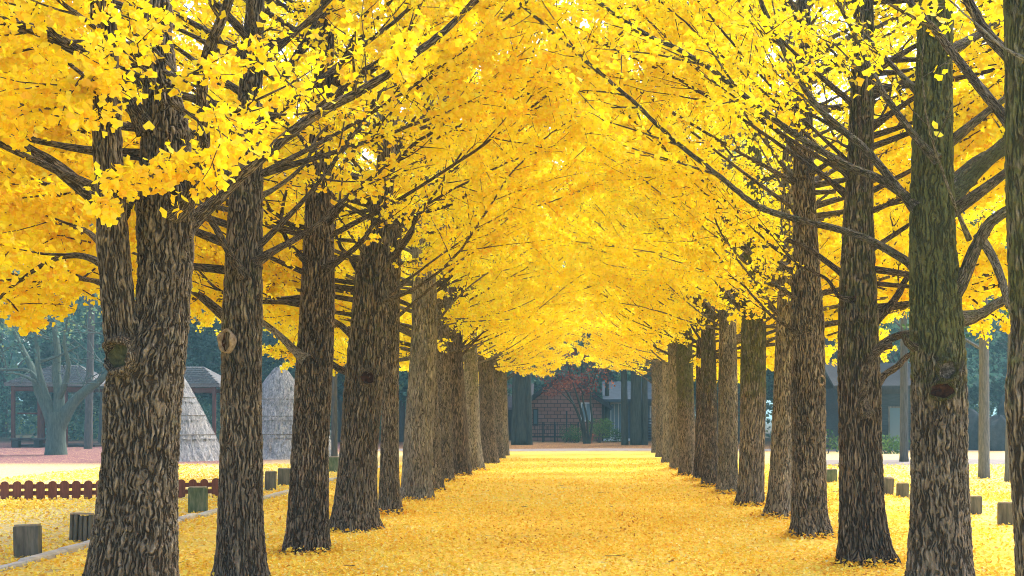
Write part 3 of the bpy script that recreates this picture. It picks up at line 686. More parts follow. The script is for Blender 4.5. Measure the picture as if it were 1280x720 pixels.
RIGHT = [
 (20.2, [(972, 647, 42), (974, 620, 35), (976, 580, 32), (980, 500, 30), (982, 420, 28), (984, 300, 22)], .1, .75, 'leaning grey ginkgo, fifth of the right row'),
 (22.9, [(937, 632, 42), (938, 610, 36), (940, 560, 34), (942, 500, 35), (943, 420, 34), (943, 360, 32), (945, 250, 24)], .75, .5, 'straight ginkgo green with moss all the way up, sixth of the right row'),
 (26.4, [(909, 617, 31), (910, 580, 26), (910, 500, 27), (909, 400, 24)], .2, .8, 'grey ginkgo without moss, seventh of the right row'),
 (29.0, [(889, 609, 27), (887, 570, 23), (886, 500, 23), (885, 400, 20)], .6, .2, 'brown ginkgo with a mossy upper trunk, eighth of the right row'),
 (31.6, [(875, 601, 20), (876, 560, 17), (877, 500, 17), (877, 420, 16)], .3, .1, 'narrow reddish ginkgo, ninth of the right row'),
 (34.4, [(861, 594, 26), (859, 560, 23), (857, 500, 23), (855, 430, 22)], .8, .35, 'dark green mossy ginkgo, tenth of the right row'),
 (38.2, [(848, 587, 24), (846, 550, 20), (845, 480, 20), (844, 430, 20)], .4, .6, 'grey brown ginkgo, eleventh of the right row'),
 (44.0, [(837, 578, 20), (836, 540, 17), (835, 480, 16), (834, 430, 16)], .3, .8, 'greyish ginkgo, twelfth of the right row'),
 (50.0, [(827, 571, 15), (826, 540, 12), (826, 480, 12), (825, 430, 12)], .4, .5, 'thin ginkgo last but one of the right row'),
 (56.0, [(820, 566, 12), (819, 530, 10), (819, 480, 10), (818, 430, 10)], .3, .4, 'thinnest ginkgo at the far end of the right row'),
]
for side, rows in ((-1, LEFT), (1, RIGHT)):
    for (Y, pts, mo, tn, lab) in rows:
        lod = 1 if Y < 33 else 2
        g = Ginkgo(lab, Y, pts, lod, mo, tn, top=13.5, amp=.012 if lod == 1 else .006)
        g.tint = R.normal(.14, .03)
        if lod == 1: full(g, nin=5, nout=5, nfb=3); counts.append(g.crown(3.9, .08))
        else:
            full(g, nin=6, nout=5, nfb=3, lscale=1.05)
            if Y > 40: g.auto(np.linspace(3.5, 4.9, 6), 'in', 2.6, 4.2, (2, 18), .03, leafy=(.12, 1), dens=1.3)
            counts.append(g.crown(4.6, .105))
print('leaves', sum(counts), counts)

# ------------------------------------------------------------------ ground
mb = MB()
mb.add([[-600, -60, 0], [600, -60, 0], [600, 900, 0], [-600, 900, 0]], [[0, 1, 2, 3]])
tag(mb.build('ground', M['ground']), kind='structure')
mb = MB(); 
xs = np.linspace(-10, 40, 40); a = np.stack([xs, 58.5 + .5 * np.sin(xs * .4), 0 * xs + .004], 1); b = np.stack([xs, 62.5 + .6 * np.sin(xs * .5 + 1), 0 * xs + .004], 1)
mb.add(np.concatenate([a, b]), [[i, i + 1, 41 + i, 40 + i] for i in range(39)])
tag(mb.build('path', M['paving']), kind='structure')
mb = MB()
xs = np.linspace(7.5, 40, 30); a = np.stack([xs, 41.5 + .4 * np.sin(xs * .6), 0 * xs + .004], 1); b = np.stack([xs, 47 + .5 * np.sin(xs * .5 + 1), 0 * xs + .004], 1)
mb.add(np.concatenate([a, b]), [[i, i + 1, 31 + i, 30 + i] for i in range(29)])
tag(mb.build('path', M['paving']), kind='structure')

# fallen leaves lying on the ground
mb = MB()
def litter(n, x0, x1, y0, y1, size, fn=None):
    x = R.uniform(x0, x1, n); y = y0 + (y1 - y0) * R.uniform(0, 1, n) ** 1.25
    # gather in drifts
    k = .5 + .28 * np.sin(x * 1.7 + .6 * np.sin(y * .9)) + .22 * np.sin(y * 1.3 + x * .8)
    keep = R.uniform(0, 1, n) < .35 + .65 * np.clip(k, 0, 1)
    x, y = x[keep], y[keep]; n = len(x)
    pos = np.stack([x, y, R.uniform(.006, .03, n)], 1)
    d = R.normal(size=(n, 3)); d[:, 2] *= .16
    nr = R.normal(size=(n, 3)) * .42 + np.array([0, 0, 1.])
    dr = .5 + .5 * np.sin(x * .9 + 1.7 * np.sin(y * .23)) * np.sin(y * .41 + .5)
    scatter_leaves(mb, pos, size, d, nr, 0, np.clip(R.beta(2.2, 1.8, n) + .22 * (dr - .5), 0, 1))
litter(70000, -4.2, 4.2, 7.5, 24, .05)
litter(30000, -4.6, 4.6, 24, 48, .06)
litter(24000, -10.5, -4, 9, 24, .056)
litter(22000, 4, 10, 9, 26, .056)
litter(30000, -15, -4.5, 22, 42, .065)
litter(28000, 4.5, 16, 24, 42, .065)
for o_ in [o for o in bpy.data.objects if o.name.startswith('ginkgo_tree')]:
    bx, by = o_.location[0], o_.location[1]
    if by > 40: continue
    n = 420; a = R.uniform(0, 6.283, n); q = .20 + .02 * (by < 14) + np.abs(R.normal(0, .16, n))
    pos = np.stack([bx + q * np.cos(a), by + q * np.sin(a), .012 + np.maximum(0, .10 - (q - .2) * .3) * R.uniform(0, 1, n)], 1)
    d = R.normal(size=(n, 3)); d[:, 2] *= .35
    scatter_leaves(mb, pos, .055, d, R.normal(size=(n, 3)) * .4 + np.array([0, 0, 1.]), 0, R.beta(1.6, 2.2, n))
tag(mb.build('fallen_leaves', M['litter']), 'golden fallen ginkgo leaves covering path and verges', 'leaves', kind='stuff')

mb = MB()
for _ in range(36):
    x, y = R.uniform(-5.5, 5.5), R.uniform(8, 30); a = R.uniform(0, 6.28); L = R.uniform(.08, .3); d = np.array([math.cos(a), math.sin(a), 0]) * L
    p0 = np.array([x, y, .03]); k = np.array([-d[1], d[0], 0]) * R.normal(0, .15)
    mb.tube([p0, p0 + d * .5 + k, p0 + d + [0, 0, R.uniform(0, .02)]], [.005, .004, .002], 5, nobark=1)
tag(mb.build('fallen_twigs', M['forest_bark'], None, True), 'thin brown twigs scattered among the fallen leaves', 'twigs', kind='stuff')

# ------------------------------------------------------------------ kerb and square stumps
mb = MB(); y = 11.0; xk = -6.02
while y < 40:
    L = R.uniform(.7, 1.1); mb.bevel_box((xk - .012 * (y - 11) + R.normal(0, .025), y + L / 2, .0 + R.uniform(-.015, .02)), (.14, L - .03, .10), .02, R.normal(0, .03)); y += L
tag(mb.build('kerb', M['kerb']), kind='structure')

def stump(px, py, wd, h, mat, lab, rz=0.0, split=False):
    Y = GY(py); p = P(px, py, Y); wd *= .93; dp = .12
    t = thing('wooden_stump', (p[0], Y + dp / 2, 0), lab, 'stump', 'square cut stumps along the verge')
    mb = MB()
    if split:
        n = 5
        for i in range(n):
            mb.bevel_box((p[0] - wd / 2 + (i + .5) * wd / n, Y + dp / 2 + R.normal(0, .01), h / 2 + R.uniform(-.012, .01)), (wd / n - .012, dp * .9, h), .012, rz * 0)
    else:
        mb.bevel_box((p[0], Y + dp / 2, h / 2 - .02), (wd, dp, h + .04), .006, rz)
    mb.build('block', M[mat], t)
    mb = MB()
    mb.bevel_box((p[0], Y + dp / 2, h + .012), (wd * .95, dp * .9, .02), .006, rz); mb.build('cut_top', M['stump_top'], t)
    t.rotation_euler = (rad(R.normal(0, 1.8)), rad(R.normal(0, 1.8)), 0)
stump(32, 697, .30, .35, 'stump', 'weathered grey square stump at the left edge, closest to the camera of the left stumps', .06)
stump(99, 677, .31, .34, 'stump', 'split pale wooden stump half behind the trunk of the forked ginkgo', .0, True)
stump(246, 641, .32, .41, 'mossy_stump', 'mossy green square stump in front of the brown picket fence', .05)
stump(337, 613, .24, .40, 'stump', 'grey stump just right of the slim ginkgo with the knot hole', -.05)
stump(354, 607, .29, .38, 'stump', 'grey stump left of the dark brown leaning ginkgo', .1)
stump(417, 590, .30, .42, 'mossy_stump', 'small distant green stump left of the burled ginkgo', .05)
stump(1260, 656, .27, .31, 'stump', 'dark grey square stump beside the trunk at the right edge of the photo', -.12)
stump(1218, 643, .28, .28, 'stump', 'low square grey stump right of the ginkgo with the hollow burl', .04)
stump(1129, 622, .24, .27, 'stump', 'small grey stump touching the left outline of the burl ginkgo', .0)
stump(1109, 619, .27, .34, 'stump', 'taller grey stump right of the ginkgo with wide roots', .1)
stump(1040, 603, .28, .30, 'mossy_stump', 'greenish stump seen between the third and fourth right trunks', .05)

# ------------------------------------------------------------------ picket fence
def picket_fence():
    A = np.array([-15.2, 23.6]); B = np.array([-6.95, 25.2]); d = B - A; L = np.linalg.norm(d); u = d / L; ang = math.atan2(u[1], u[0]); nn = np.array([-u[1], u[0]])
    t = thing('picket_fence', (A[0], A[1], 0), 'low red brown picket fence with round topped boards across the left lawn', 'fence')
    def seg(A, u, nn, ang, L, hgt):
        for z in (.12, .25):
            mb = MB(); c = A + u * L / 2 + nn * .035
            mb.bevel_box((c[0], c[1], z), (L, .03, .085), .004, ang); mb.build('rail', M['picket'], t)
        k = int(L / .213)
        for i in range(k):
            c = A + u * (i + .5) * L / k
            w_, hh = .15 + R.normal(0, .004), hgt + R.normal(0, .008)
            poly = [(-w_ / 2, -.03), (w_ / 2, -.03)] + [(w_ / 2 * math.cos(a), hh - w_ * .42 + w_ * .42 * math.sin(a)) for a in np.linspace(0, math.pi, 9)]
            tl = R.normal(0, .015)
            def at(off): return lambda a_, b_: np.array([c[0] + u[0] * (a_ + tl * b_) + nn[0] * off, c[1] + u[1] * (a_ + tl * b_) + nn[1] * off, b_])
            mb = MB(); mb.prism(poly, at(-.012), at(.012)); mb.build('picket', M['picket'], t)
    seg(A, u, nn, ang, L, .36)
    u2 = np.array([.05, 1.]); u2 /= np.linalg.norm(u2); seg(B + u2 * .1, u2, np.array([u2[1], -u2[0]]) * -1, math.atan2(u2[1], u2[0]), 1.6, .36)
    for c in (A, B):
        mb = MB(); mb.bevel_box((c[0], c[1] + .07, .2), (.09, .09, .44), .01, ang); mb.build('post', M['dark_wood'], t)
picket_fence()

# ------------------------------------------------------------------ thatched cones
def thatched_hut(px, py, Wpx, Hpx, lab):
    Y = GY(py); p = P(px, py, Y); r0 = Wpx / 2 / F * Y; Ht = Hpx / F * Y
    t = thing('thatched_hut', (p[0], Y, 0), lab, 'hut', 'cone shaped thatched huts')
    lv = [0, .26, .46, .65, .82, 1.0]
    prof = lambda z: r0 * ((1 - z) ** .84 * .96 + .04)
    for i in range(5):
        z0, z1 = lv[i], lv[i + 1]; seg, nr = 110, 9
        zs = np.linspace(z0 - (.03 if i else 0), z1, nr); v = []
        rg = R.normal(0, .012, seg)
        for j, z in enumerate(zs):
            k = (z - zs[0]) / (zs[-1] - zs[0])
            rr = prof(np.clip(z, 0, 1)) * (1 + rg) + .085 * (1 - k) + R.normal(0, .014, seg)
            th = np.arange(seg) / seg * 2 * np.pi
            zz = z * Ht + (R.uniform(-.09, .03, seg) * Ht * .12 if j == 0 and i else 0)
            v.append(np.stack([p[0] + rr * np.cos(th), Y + rr * np.sin(th), np.broadcast_to(np.maximum(zz, 0), seg)], 1))
        q = [[j * seg + k, j * seg + (k + 1) % seg, (j + 1) * seg + (k + 1) % seg, (j + 1) * seg + k] for j in range(nr - 1) for k in range(seg)]
        mb = MB(); mb.add(np.concatenate(v), q)
        # loose straws along the lower edge
        n = 700; th = R.uniform(0, 6.283, n); zz = R.uniform(z0, z1, n); rr = prof(zz) + .05
        a = np.stack([p[0] + rr * np.cos(th), Y + rr * np.sin(th), zz * Ht + .12], 1)
        r2 = prof(np.maximum(zz - .09, 0)) + .09
        b = np.stack([p[0] + r2 * np.cos(th + R.normal(0, .02, n)), Y + r2 * np.sin(th), np.maximum(zz - .09, .0) * Ht], 1)
        c = a + np.stack([-np.sin(th), np.cos(th), 0 * th], 1) * .02
        mb.add(np.stack([a, c, b], 1).reshape(-1, 3), None, np.arange(3 * n).reshape(-1, 3))
        mb.build('thatch_layer', M['thatch'], t)
        if 0 < i < 4:
            mb = MB(); th = np.linspace(0, 2 * np.pi, 60); rr = prof(z0) + .075
            mb.tube(np.stack([p[0] + rr * np.cos(th), Y + rr * np.sin(th), 0 * th + z0 * Ht + .04], 1), np.full(60, .02), 6, nobark=1); mb.build('binding_rope', M['rope'], t, True)
    mb = MB(); mb.tube([(p[0], Y, Ht * .95), (p[0] + .02, Y, Ht * 1.0), (p[0] + .03, Y, Ht * 1.05)], [.12, .09, .04], 12, nobark=1, cap=True); mb.build('peak_tuft', M['thatch'], t, True)
thatched_hut(212, 575, 132, 118, 'grey cone shaped thatched hut half hidden by the forked ginkgo')
thatched_hut(350, 572, 142, 110, 'grey cone shaped thatched hut between the second and third left trunks')

# ------------------------------------------------------------------ pavilions
def pavilion(cx, Y, W, D, Hh, lab, bench=True):
    t = thing('pavilion', (cx, Y, 0), lab, 'pavilion', 'open timber pavilions under the trees')
    he = Hh * .76
    mb = MB(); x0, x1, y0, y1 = cx - W / 2, cx + W / 2, Y - D / 2, Y + D / 2
    rl = W * .16; nseg = 12
    def roof_sheet(off):
        return np.array([[x0, y0, he + off], [x1, y0, he + off], [x1, y1, he + off], [x0, y1, he + off], [cx - rl, Y, Hh + off], [cx + rl, Y, Hh + off]])
    mb.add(np.concatenate([roof_sheet(0), roof_sheet(.14)]),
           [[6, 7, 11, 10], [8, 9, 10, 11], [0, 4, 5, 1], [2, 5, 4, 3], [0, 1, 7, 6], [1, 2, 8, 7], [2, 3, 9, 8], [3, 0, 6, 9]], [[7, 8, 11], [9, 6, 10], [1, 5, 2], [3, 4, 0]])
    rf = mb.build('roof', M['shingle'], t)
    # courses of ragged shingles on the front slopes
    mb = MB()
    for r in range(9):
        k = r / 9; yy = y0 + (Y - y0) * k; zz = he + .145 + (Hh - he) * k; xa = x0 + (cx - rl - x0) * k; xb = x1 + (cx + rl - x1) * k
        n = int((xb - xa) / .17)
        for i in range(n):
            x = xa + (i + .5) * (xb - xa) / n; mb.box((x, yy + .06, zz + .02 + R.uniform(0, .03)), (.15, .26, .03), R.normal(0, .06))
    sh = mb.build('shingle_course', M['shingle'], rf); 
    sh.data.transform(__import__('mathutils').Matrix.Translation((-cx, -Y, 0)))
    for sx in (-1, -.32, .36, 1):
        for sy in (-1, 1):
            if abs(sx) < .9 and sy > 0: continue
            mb = MB(); mb.bevel_box((cx + sx * (W / 2 - .35), Y + sy * (D / 2 - .3), he / 2), (.17, .17, he), .015); mb.build('post', M['post_red'], t)
    for sy in (-1, 1):
        mb = MB(); mb.bevel_box((cx, Y + sy * (D / 2 - .3), he - .16), (W - .5, .12, .22), .01); mb.build('beam', M['post_red'], t)
    mb = MB(); mb.bevel_box((cx, Y + .2, .05), (W - .4, D - .6, .12), .02); mb.build('floor_deck', M['dark_wood'], t)
    mb = MB(); mb.box((cx - W * .1, Y - D / 2 + .27, he * .55), (W * .55, .06, .08)); mb.build('handrail', M['post_red'], t)
    if bench:
        b = thing('bench', (cx - .55, Y - D / 2 - .9, 0), 'low dark plank bench in front of the pavilion', 'bench')
        mb = MB(); mb.bevel_box((cx - .55, Y - D / 2 - .9, .42), (2.0, .5, .10), .012); mb.build('seat', M['dark_wood'], b)
        for s_ in (-.75, .35):
            mb = MB(); mb.bevel_box((cx - .55 + s_, Y - D / 2 - .9, .18), (.3, .4, .37), .012); mb.build('leg', M['rock'], b)
pavilion(-27.6, 68, 4.7, 4.2, 4.15, 'open timber pavilion with red posts at the far left behind the grey green tree')
pavilion(-21.1, 68.5, 4.2, 4.2, 4.1, 'open timber pavilion partly hidden by the first thatched hut', False)

# ------------------------------------------------------------------ background trees
def blobs_crown(mb, centres, radii, per, size, squash=.8, shape=1, drop=0.0):
    for c, r in zip(centres, radii):
        n = int(per * r * r); d = unit(R.normal(size=(n, 3))); k = r * R.uniform(.45, 1.08, n) ** .6
        pos = np.array(c) + d * k[:, None] * np.array([1, 1, squash])
        up = .5 + .25 * R.normal() + R.normal(0, .18, n)
        scatter_leaves(mb, pos, size, d + R.normal(0, .7, (n, 3)) - np.array([0, 0, drop]), None, shape, up)
def forest_broadleaf():
    t = thing('broadleaf_tree', (0, 0, 0), 'x', 'tree')
    mb = MB(); mb.tube([(0, 0, -.2), (.1, 0, 3), (0, .2, 7), (.2, 0, 12)], [.26, .2, .14, .05], 12, .5, nobark=1)
    for i in range(9):
        a = R.uniform(0, 6.28); z = R.uniform(3, 10); L = R.uniform(1.8, 3.6)
        mb.tube([(0, 0, z), (math.cos(a) * L * .5, math.sin(a) * L * .5, z + .9), (math.cos(a) * L, math.sin(a) * L, z + 2.2)], [.09, .06, .02], 6, .5, nobark=1)
    mb.build('trunk', M['forest_bark'], t, True)
    c, r = [], []
    for i in range(46):
        a = R.uniform(0, 6.28); z = R.uniform(3.0, 14.5); rm = 3.4 * math.sqrt(max(.1, 1 - ((z - 8) / 7.5) ** 2)); q = rm * R.uniform(.2, 1)
        c.append((math.cos(a) * q, math.sin(a) * q, z)); r.append(R.uniform(.7, 1.4))
    mb = MB(); blobs_crown(mb, c, r, 105, .27); mb.build('crown', M['forest_leaf'], t); return t
def forest_conifer():
    t = thing('conifer_tree', (0, 0, 0), 'x', 'tree')
    mb = MB(); mb.tube([(0, 0, -.2), (.05, 0, 5), (0, .1, 10), (0, 0, 17)], [.24, .19, .13, .03], 12, .5, nobark=1)
    pos, dr = [], []
    for z in np.arange(2.6, 16.8, .34):
        L0 = 3.0 * (1 - (z - 2.6) / 15.2) ** .8 + .25
        for k in range(6):
            a = R.uniform(0, 6.28); L = L0 * R.uniform(.6, 1.1); d = np.array([math.cos(a), math.sin(a), 0])
            pts = [np.array([0, 0, z]), np.array([0, 0, z - .05]) + d * L * .5, np.array([0, 0, z - .3]) + d * L]
            mb.tube(pts, [.03, .02, .006], 4, nobark=1)
            m = int(L * 26); tt = R.uniform(.12, 1.05, m)
            pp = np.array([0, 0, z]) + d * L * tt[:, None] + np.stack([0 * tt, 0 * tt, -.3 * tt ** 2], 1) + R.normal(0, .10, (m, 3))
            pos.append(pp); dr.append(d + R.normal(0, .6, (m, 3)) - np.array([0, 0, .35]))
    mb.build('trunk', M['forest_bark'], t, True)
    mb = MB(); pos = np.concatenate(pos); scatter_leaves(mb, pos, .26, np.concatenate(dr), None, 1, R.beta(2, 2, len(pos))); mb.build('crown', M['conifer_leaf'], t); return t
protoB, protoC = forest_broadleaf(), forest_conifer()
used = {}
def plant(proto, x, y, s, rz, lab, grp):
    o = proto if proto.name not in used else copy_tree(proto)
    used[proto.name] = 1
    o.location = (x, y, 0); o.scale = (s, s, s * R.uniform(.9, 1.1)); o.rotation_euler = (0, 0, rz); tag(o, lab, None, grp); return o
for i in range(64):
    row = i // 22
    u = (i % 22) / 21
    y = 78 + row * 9 + R.uniform(-3, 3)
    x = (-52 + 104 * u) * (.72 + .18 * row) * (y / 88) + R.uniform(-1.2, 1.2)
    if abs(x - 1.5) < 7 and y < 104: y = 104 + R.uniform(0, 8)
    if -32 < x < -17 and y < 75: y = 78
    con = (i * 7) % 5 < 2
    plant(protoC if con else protoB, x, y, R.uniform(.85, 1.25), R.uniform(0, 6.28),
          'dark blue green conifer in the forest behind the park' if con else 'dark leafy tree in the forest behind the park',
          'conifers of the forest behind' if con else 'leafy trees of the forest behind')
for x, y, sc_, rz in ((14, 73, 1.1, 2.3), (9, 90, 1.1, .4), (-7.5, 72, 1.0, 3.0), (-10, 90, 1.1, 5.1), (0, 93, 1.15, 4.0), (5, 95, 1.2, 2.0), (18, 66, 1.0, .7)):  # extra trees put in round the house to keep it in shade
    plant(protoB, x, y, sc_, rz, 'big dark leafy tree added to shade the brick house', 'shade trees added round the house')
# low undergrowth closing the view under the forest crowns
mb = MB(); c, r = [], []
for i in range(190):
    x = R.uniform(-58, 58); y = R.uniform(84, 96)
    if abs(x - 1.5) < 9: y = 108
    c.append((x, y, R.uniform(.3, 2.6))); r.append(R.uniform(.9, 1.9))
blobs_crown(mb, c, r, 70, .30); tag(mb.build('undergrowth', M['forest_leaf']), 'dark green undergrowth along the forest edge', 'undergrowth', kind='stuff')
mb = MB(); c, r = [], []
for i in range(420):
    x = R.uniform(-95, 95); c.append((x, R.uniform(112, 122), R.uniform(.5, 17) * (.8 + .2 * math.sin(x * .2)))); r.append(R.uniform(2.0, 3.6))
blobs_crown(mb, c, r, 34, .75); tag(mb.build('distant_woods', M['forest_leaf']), 'dark wood closing the view behind the park', 'woods', kind='stuff')

# the grey green tree with several stems on the left
Yt = 53.0
t = thing('bare_tree', P(70, 568, Yt) * [1, 1, 0], 'grey green tree with several spreading stems on the maple leaves at the left', 'tree')
mb = MB()
mb.tube([P(70, 570, Yt), P(70, 550, Yt), P(71, 530, Yt), P(72, 515, Yt)], [.46, .38, .36, .34], 16, .25, nobark=1)
for pts, r0 in (([(70, 545), (60, 515), (48, 488), (42, 465), (30, 440), (18, 415)], .26), ([(73, 525), (74, 495), (70, 465), (72, 440), (68, 400), (74, 350)], .24),
                ([(74, 535), (88, 508), (105, 490), (122, 478), (140, 462), (165, 440)], .28), ([(66, 520), (56, 490), (48, 460), (46, 430), (40, 390)], .18),
                ([(74, 498), (82, 478), (86, 455), (80, 430), (84, 400)], .14), ([(60, 498), (44, 470), (30, 462), (0, 462), (-30, 452)], .10), ([(50, 452), (70, 446), (88, 438), (100, 432)], .07),
                ([(45, 478), (25, 468), (5, 466)], .07)):
    mb.tube(pl(pts, Yt, R.uniform(-1.5, 1.5)), np.linspace(r0, r0 * .3, len(pts)), 12, .3, nobark=1)
for _ in range(46):
    a_ = P(R.uniform(-20, 150), R.uniform(400, 480), Yt + R.uniform(-1, 1)); d_ = R.normal(size=3) * [1, .6, .7] + [0, 0, .4]
    mb.tube([a_, a_ + d_ * .5 + R.normal(0, .06, 3), a_ + d_ + R.normal(0, .12, 3), a_ + d_ * 1.5 + R.normal(0, .2, 3)], [.03, .022, .015, .006], 5, nobark=1)
mb.build('trunk', M['green_bark'], t, True)
mb = MB(); cs = [P(R.uniform(-30, 170), R.uniform(330, 440), Yt + R.uniform(-2, 2)) for _ in range(34)]
blobs_crown(mb, cs, R.uniform(.4, .8, 34), 130, .16); mb.build('crown', M['forest_leaf'], t)
# a second slimmer one further off
for px, py, wp, lab in ((110, 561, 9, 'slim dark trunk behind the left pavilion posts'),):
    Y = GY(py); p = P(px, py, Y); t = thing('bare_tree', (p[0], Y, 0), lab, 'tree')
    mb = MB(); mb.tube([p, p + [.1, 0, 4], p + [.2, 0, 9], p + [0, 0, 13]], [.2, .17, .12, .04], 10, .5, nobark=1); mb.build('trunk', M['forest_bark'], t, True)
    mb = MB(); blobs_crown(mb, [p + [R.normal(0, 1.4), R.normal(0, 1.2), R.uniform(7, 13)] for _ in range(22)], R.uniform(.6, 1.1, 22), 100, .25); mb.build('crown', M['forest_leaf'], t)

# two pale slim trees on the right lawn and the dark ones by the cabin
def slim_tree(px, py, wpx, lab, mat, hgt=11, crown='forest_leaf', lean=0.0, branches=8, z0=3.2):
    Y = GY(py); p = P(px, py, Y); r = wpx / 2 / F * Y
    t = thing('slim_tree', (p[0], Y, 0), lab, 'tree')
    mb = MB(); mb.tube([p + [0, 0, -.1], p + [0, 0, .25], p + [lean * .3, 0, hgt * .35], p + [lean * .8, .1, hgt * .7], p + [lean, 0, hgt]], [r * 1.3, r, r * .85, r * .55, .03], 16, .25, nobark=1)
    cs = []
    for i in range(branches):
        z = z0 + (hgt - z0) * (i + R.uniform(0, .8)) / branches; a = R.uniform(0, 6.28); L = R.uniform(1.2, 2.2) * (1.2 - z / hgt * .6)
        e = p + [math.cos(a) * L, math.sin(a) * L, z + L * .35]
        mb.tube([p + [lean * z / hgt, 0, z], p + [math.cos(a) * L * .5, math.sin(a) * L * .5, z + L * .25], e], [r * .3, r * .2, .012], 6, .3, nobark=1); cs += [e, (e + p + [0, 0, z + .3]) / 2 + [0, 0, z * .0]]
    mb.build('trunk', M[mat], t, True)
    if crown:
        mb = MB(); blobs_crown(mb, [c + R.normal(0, .25, 3) for c in cs if c[2] > z0], R.uniform(.45, .9, len(cs)), 150, .17); mb.build('crown', M[crown], t)
slim_tree(1230, 598, 14, 'pale grey slim tree on the right lawn, left one of the pair', 'pale_bark', 10, 'bright_leaf')
slim_tree(1262, 602, 12, 'pale grey slim tree on the right lawn, half behind the trunk at the right edge', 'pale_bark', 10, 'bright_leaf', .2)
slim_tree(1130, 577, 11, 'dark slim tree standing against the log cabin', 'forest_bark', 11)
slim_tree(418, 573, 8, 'dark slim trunk behind the thatched huts', 'forest_bark', 12)
for px, w_, lab in ((643, 8, 'dark thin conifer trunk at the left end of the far dark group'), (652, 15, 'thick dark conifer trunk in the far group left of the house'), (661, 9, 'dark conifer trunk closest to the brick gable'),
                    (759, 6, 'black thin trunk in front of the white door'), (781, 9, 'dark conifer trunk right of the white door'), (795, 15, 'thick dark conifer trunk at the right end of the house'), (806, 8, 'dark thin conifer trunk beside the far right ginkgo')):
    slim_tree(px, 556 if w_ > 6 else 551, w_, lab, 'dark_bark', 13, 'conifer_leaf', R.normal(0, .15), 10, 5.2)

# ------------------------------------------------------------------ house at the end of the path
Yh = 82.0
def hx(px): return (px - VPX) / F * Yh
def hz(py): return H - (py - VPY) / F * Yh
t = thing('brick_house', (hx(705), Yh, 0), 'red brown brick house with a dark gable roof at the end of the path', 'house')
xa, xb, xm = hx(660), hx(752), hx(706); ze, zr = hz(505), hz(472)
mb = MB(); mb.prism([(xa, 0), (xb, 0), (xb, ze), (xm, zr), (xa, ze)], lambda a, b: np.array([a, Yh, b]), lambda a, b: np.array([a, Yh + 7, b])); mb.build('gable_wall', M['brick'], t)
def slab(name, mat, p0, p1, y0, y1, th):
    d = unit(np.array([p1[0] - p0[0], 0, p1[1] - p0[1]])); n = np.array([-d[2], 0, d[0]]) * th
    if n[2] < 0: n = -n
    a, b = np.array([p0[0], 0, p0[1]]), np.array([p1[0], 0, p1[1]])
    v = [q + [0, y, 0] for y in (y0, y1) for q in (a, b, b + n, a + n)]
    m = MB(); m.add(v, [[0, 1, 2, 3], [7, 6, 5, 4], [0, 4, 5, 1], [1, 5, 6, 2], [2, 6, 7, 3], [3, 7, 4, 0]]); return m.build(name, mat, t)
sl = (zr - ze) / (xm - xa)
slab('roof', M['roof_tile'], (xa - .8, ze - .8 * sl + .03), (xm, zr + .03), Yh - .7, Yh + 7.4, .25)
slab('roof', M['roof_tile'], (xm + .004, zr + .03), (xb + .6, ze - .6 * sl + .03), Yh - .7, Yh + 7.4, .25)
# side wing with the faded roof on the left, porch wing on the right
mb = MB(); mb.box((hx(640) - 1.0, Yh + 4.2, hz(512) / 2), (hx(659) - hx(628) + 2.4, 4, hz(512))); mb.build('wing_wall', M['dark_wood'], t)
mb = MB(); x0, x1 = hx(600), hx(664)
mb.add([[x0, Yh + 1.6, hz(512)], [x1, Yh + 1.6, hz(512)], [x1, Yh + 4.6, hz(480)], [x0, Yh + 4.6, hz(480)], [x0, Yh + 1.6, hz(509)], [x1, Yh + 1.6, hz(509)], [x1, Yh + 4.6, hz(477)], [x0, Yh + 4.6, hz(477)]],
       [[0, 3, 2, 1], [4, 5, 6, 7], [0, 1, 5, 4], [2, 3, 7, 6], [1, 2, 6, 5], [3, 0, 4, 7]]); mb.build('wing_roof', M['roof_pale'], t)
mb = MB(); mb.box(((hx(752.1) + hx(830)) / 2, Yh + 3, hz(500) / 2), (hx(830) - hx(752.1), 4, hz(500))); mb.build('porch_wall', M['blue_paint'], t)
mb = MB(); x0, x1 = hx(753.5), hx(835)
mb.add([[x0, Yh - .2, hz(502)], [x1, Yh - .2, hz(502)], [x1, Yh + 3.5, hz(478)], [x0, Yh + 3.5, hz(478)], [x0, Yh - .2, hz(499)], [x1, Yh - .2, hz(499)], [x1, Yh + 3.5, hz(475)], [x0, Yh + 3.5, hz(475)]],
       [[0, 3, 2, 1], [4, 5, 6, 7], [0, 1, 5, 4], [2, 3, 7, 6], [1, 2, 6, 5], [3, 0, 4, 7]]); mb.build('porch_roof', M['blue_paint'], t)
def window(px0, px1, py0, py1, y, frame='white', glass='glass', bars=1, name='window'):
    x0, x1, z1, z0 = hx(px0), hx(px1), hz(py0), hz(py1); f = .08
    m = MB()
    for c, d in (((x0 + f / 2, y, (z0 + z1) / 2), (f, .1, z1 - z0)), ((x1 - f / 2, y, (z0 + z1) / 2), (f, .1, z1 - z0)), (((x0 + x1) / 2, y, z1 - f / 2), (x1 - x0 - 2 * f, .1, f)), (((x0 + x1) / 2, y, z0 + f / 2), (x1 - x0 - 2 * f, .1, f))): m.box(c, d)
    for i in range(bars): m.box((x0 + (x1 - x0) * (i + 1) / (bars + 1), y, (z0 + z1) / 2), (.05, .07, z1 - z0 - 2 * f))
    w_ = m.build(name, M[frame], t)
    m = MB(); m.box(((x0 + x1) / 2, y + .012, (z0 + z1) / 2), (x1 - x0 - 2 * f, .03, z1 - z0 - 2 * f)); p = m.build('pane', M[glass], w_)
    p.data.transform(__import__('mathutils').Matrix.Translation(-t.location))
window(726, 739, 503, 527, Yh - .04, 'white', 'pale_glass')
window(666, 673, 511, 532, Yh - .04, 'dark_wood', 'glass', 0)
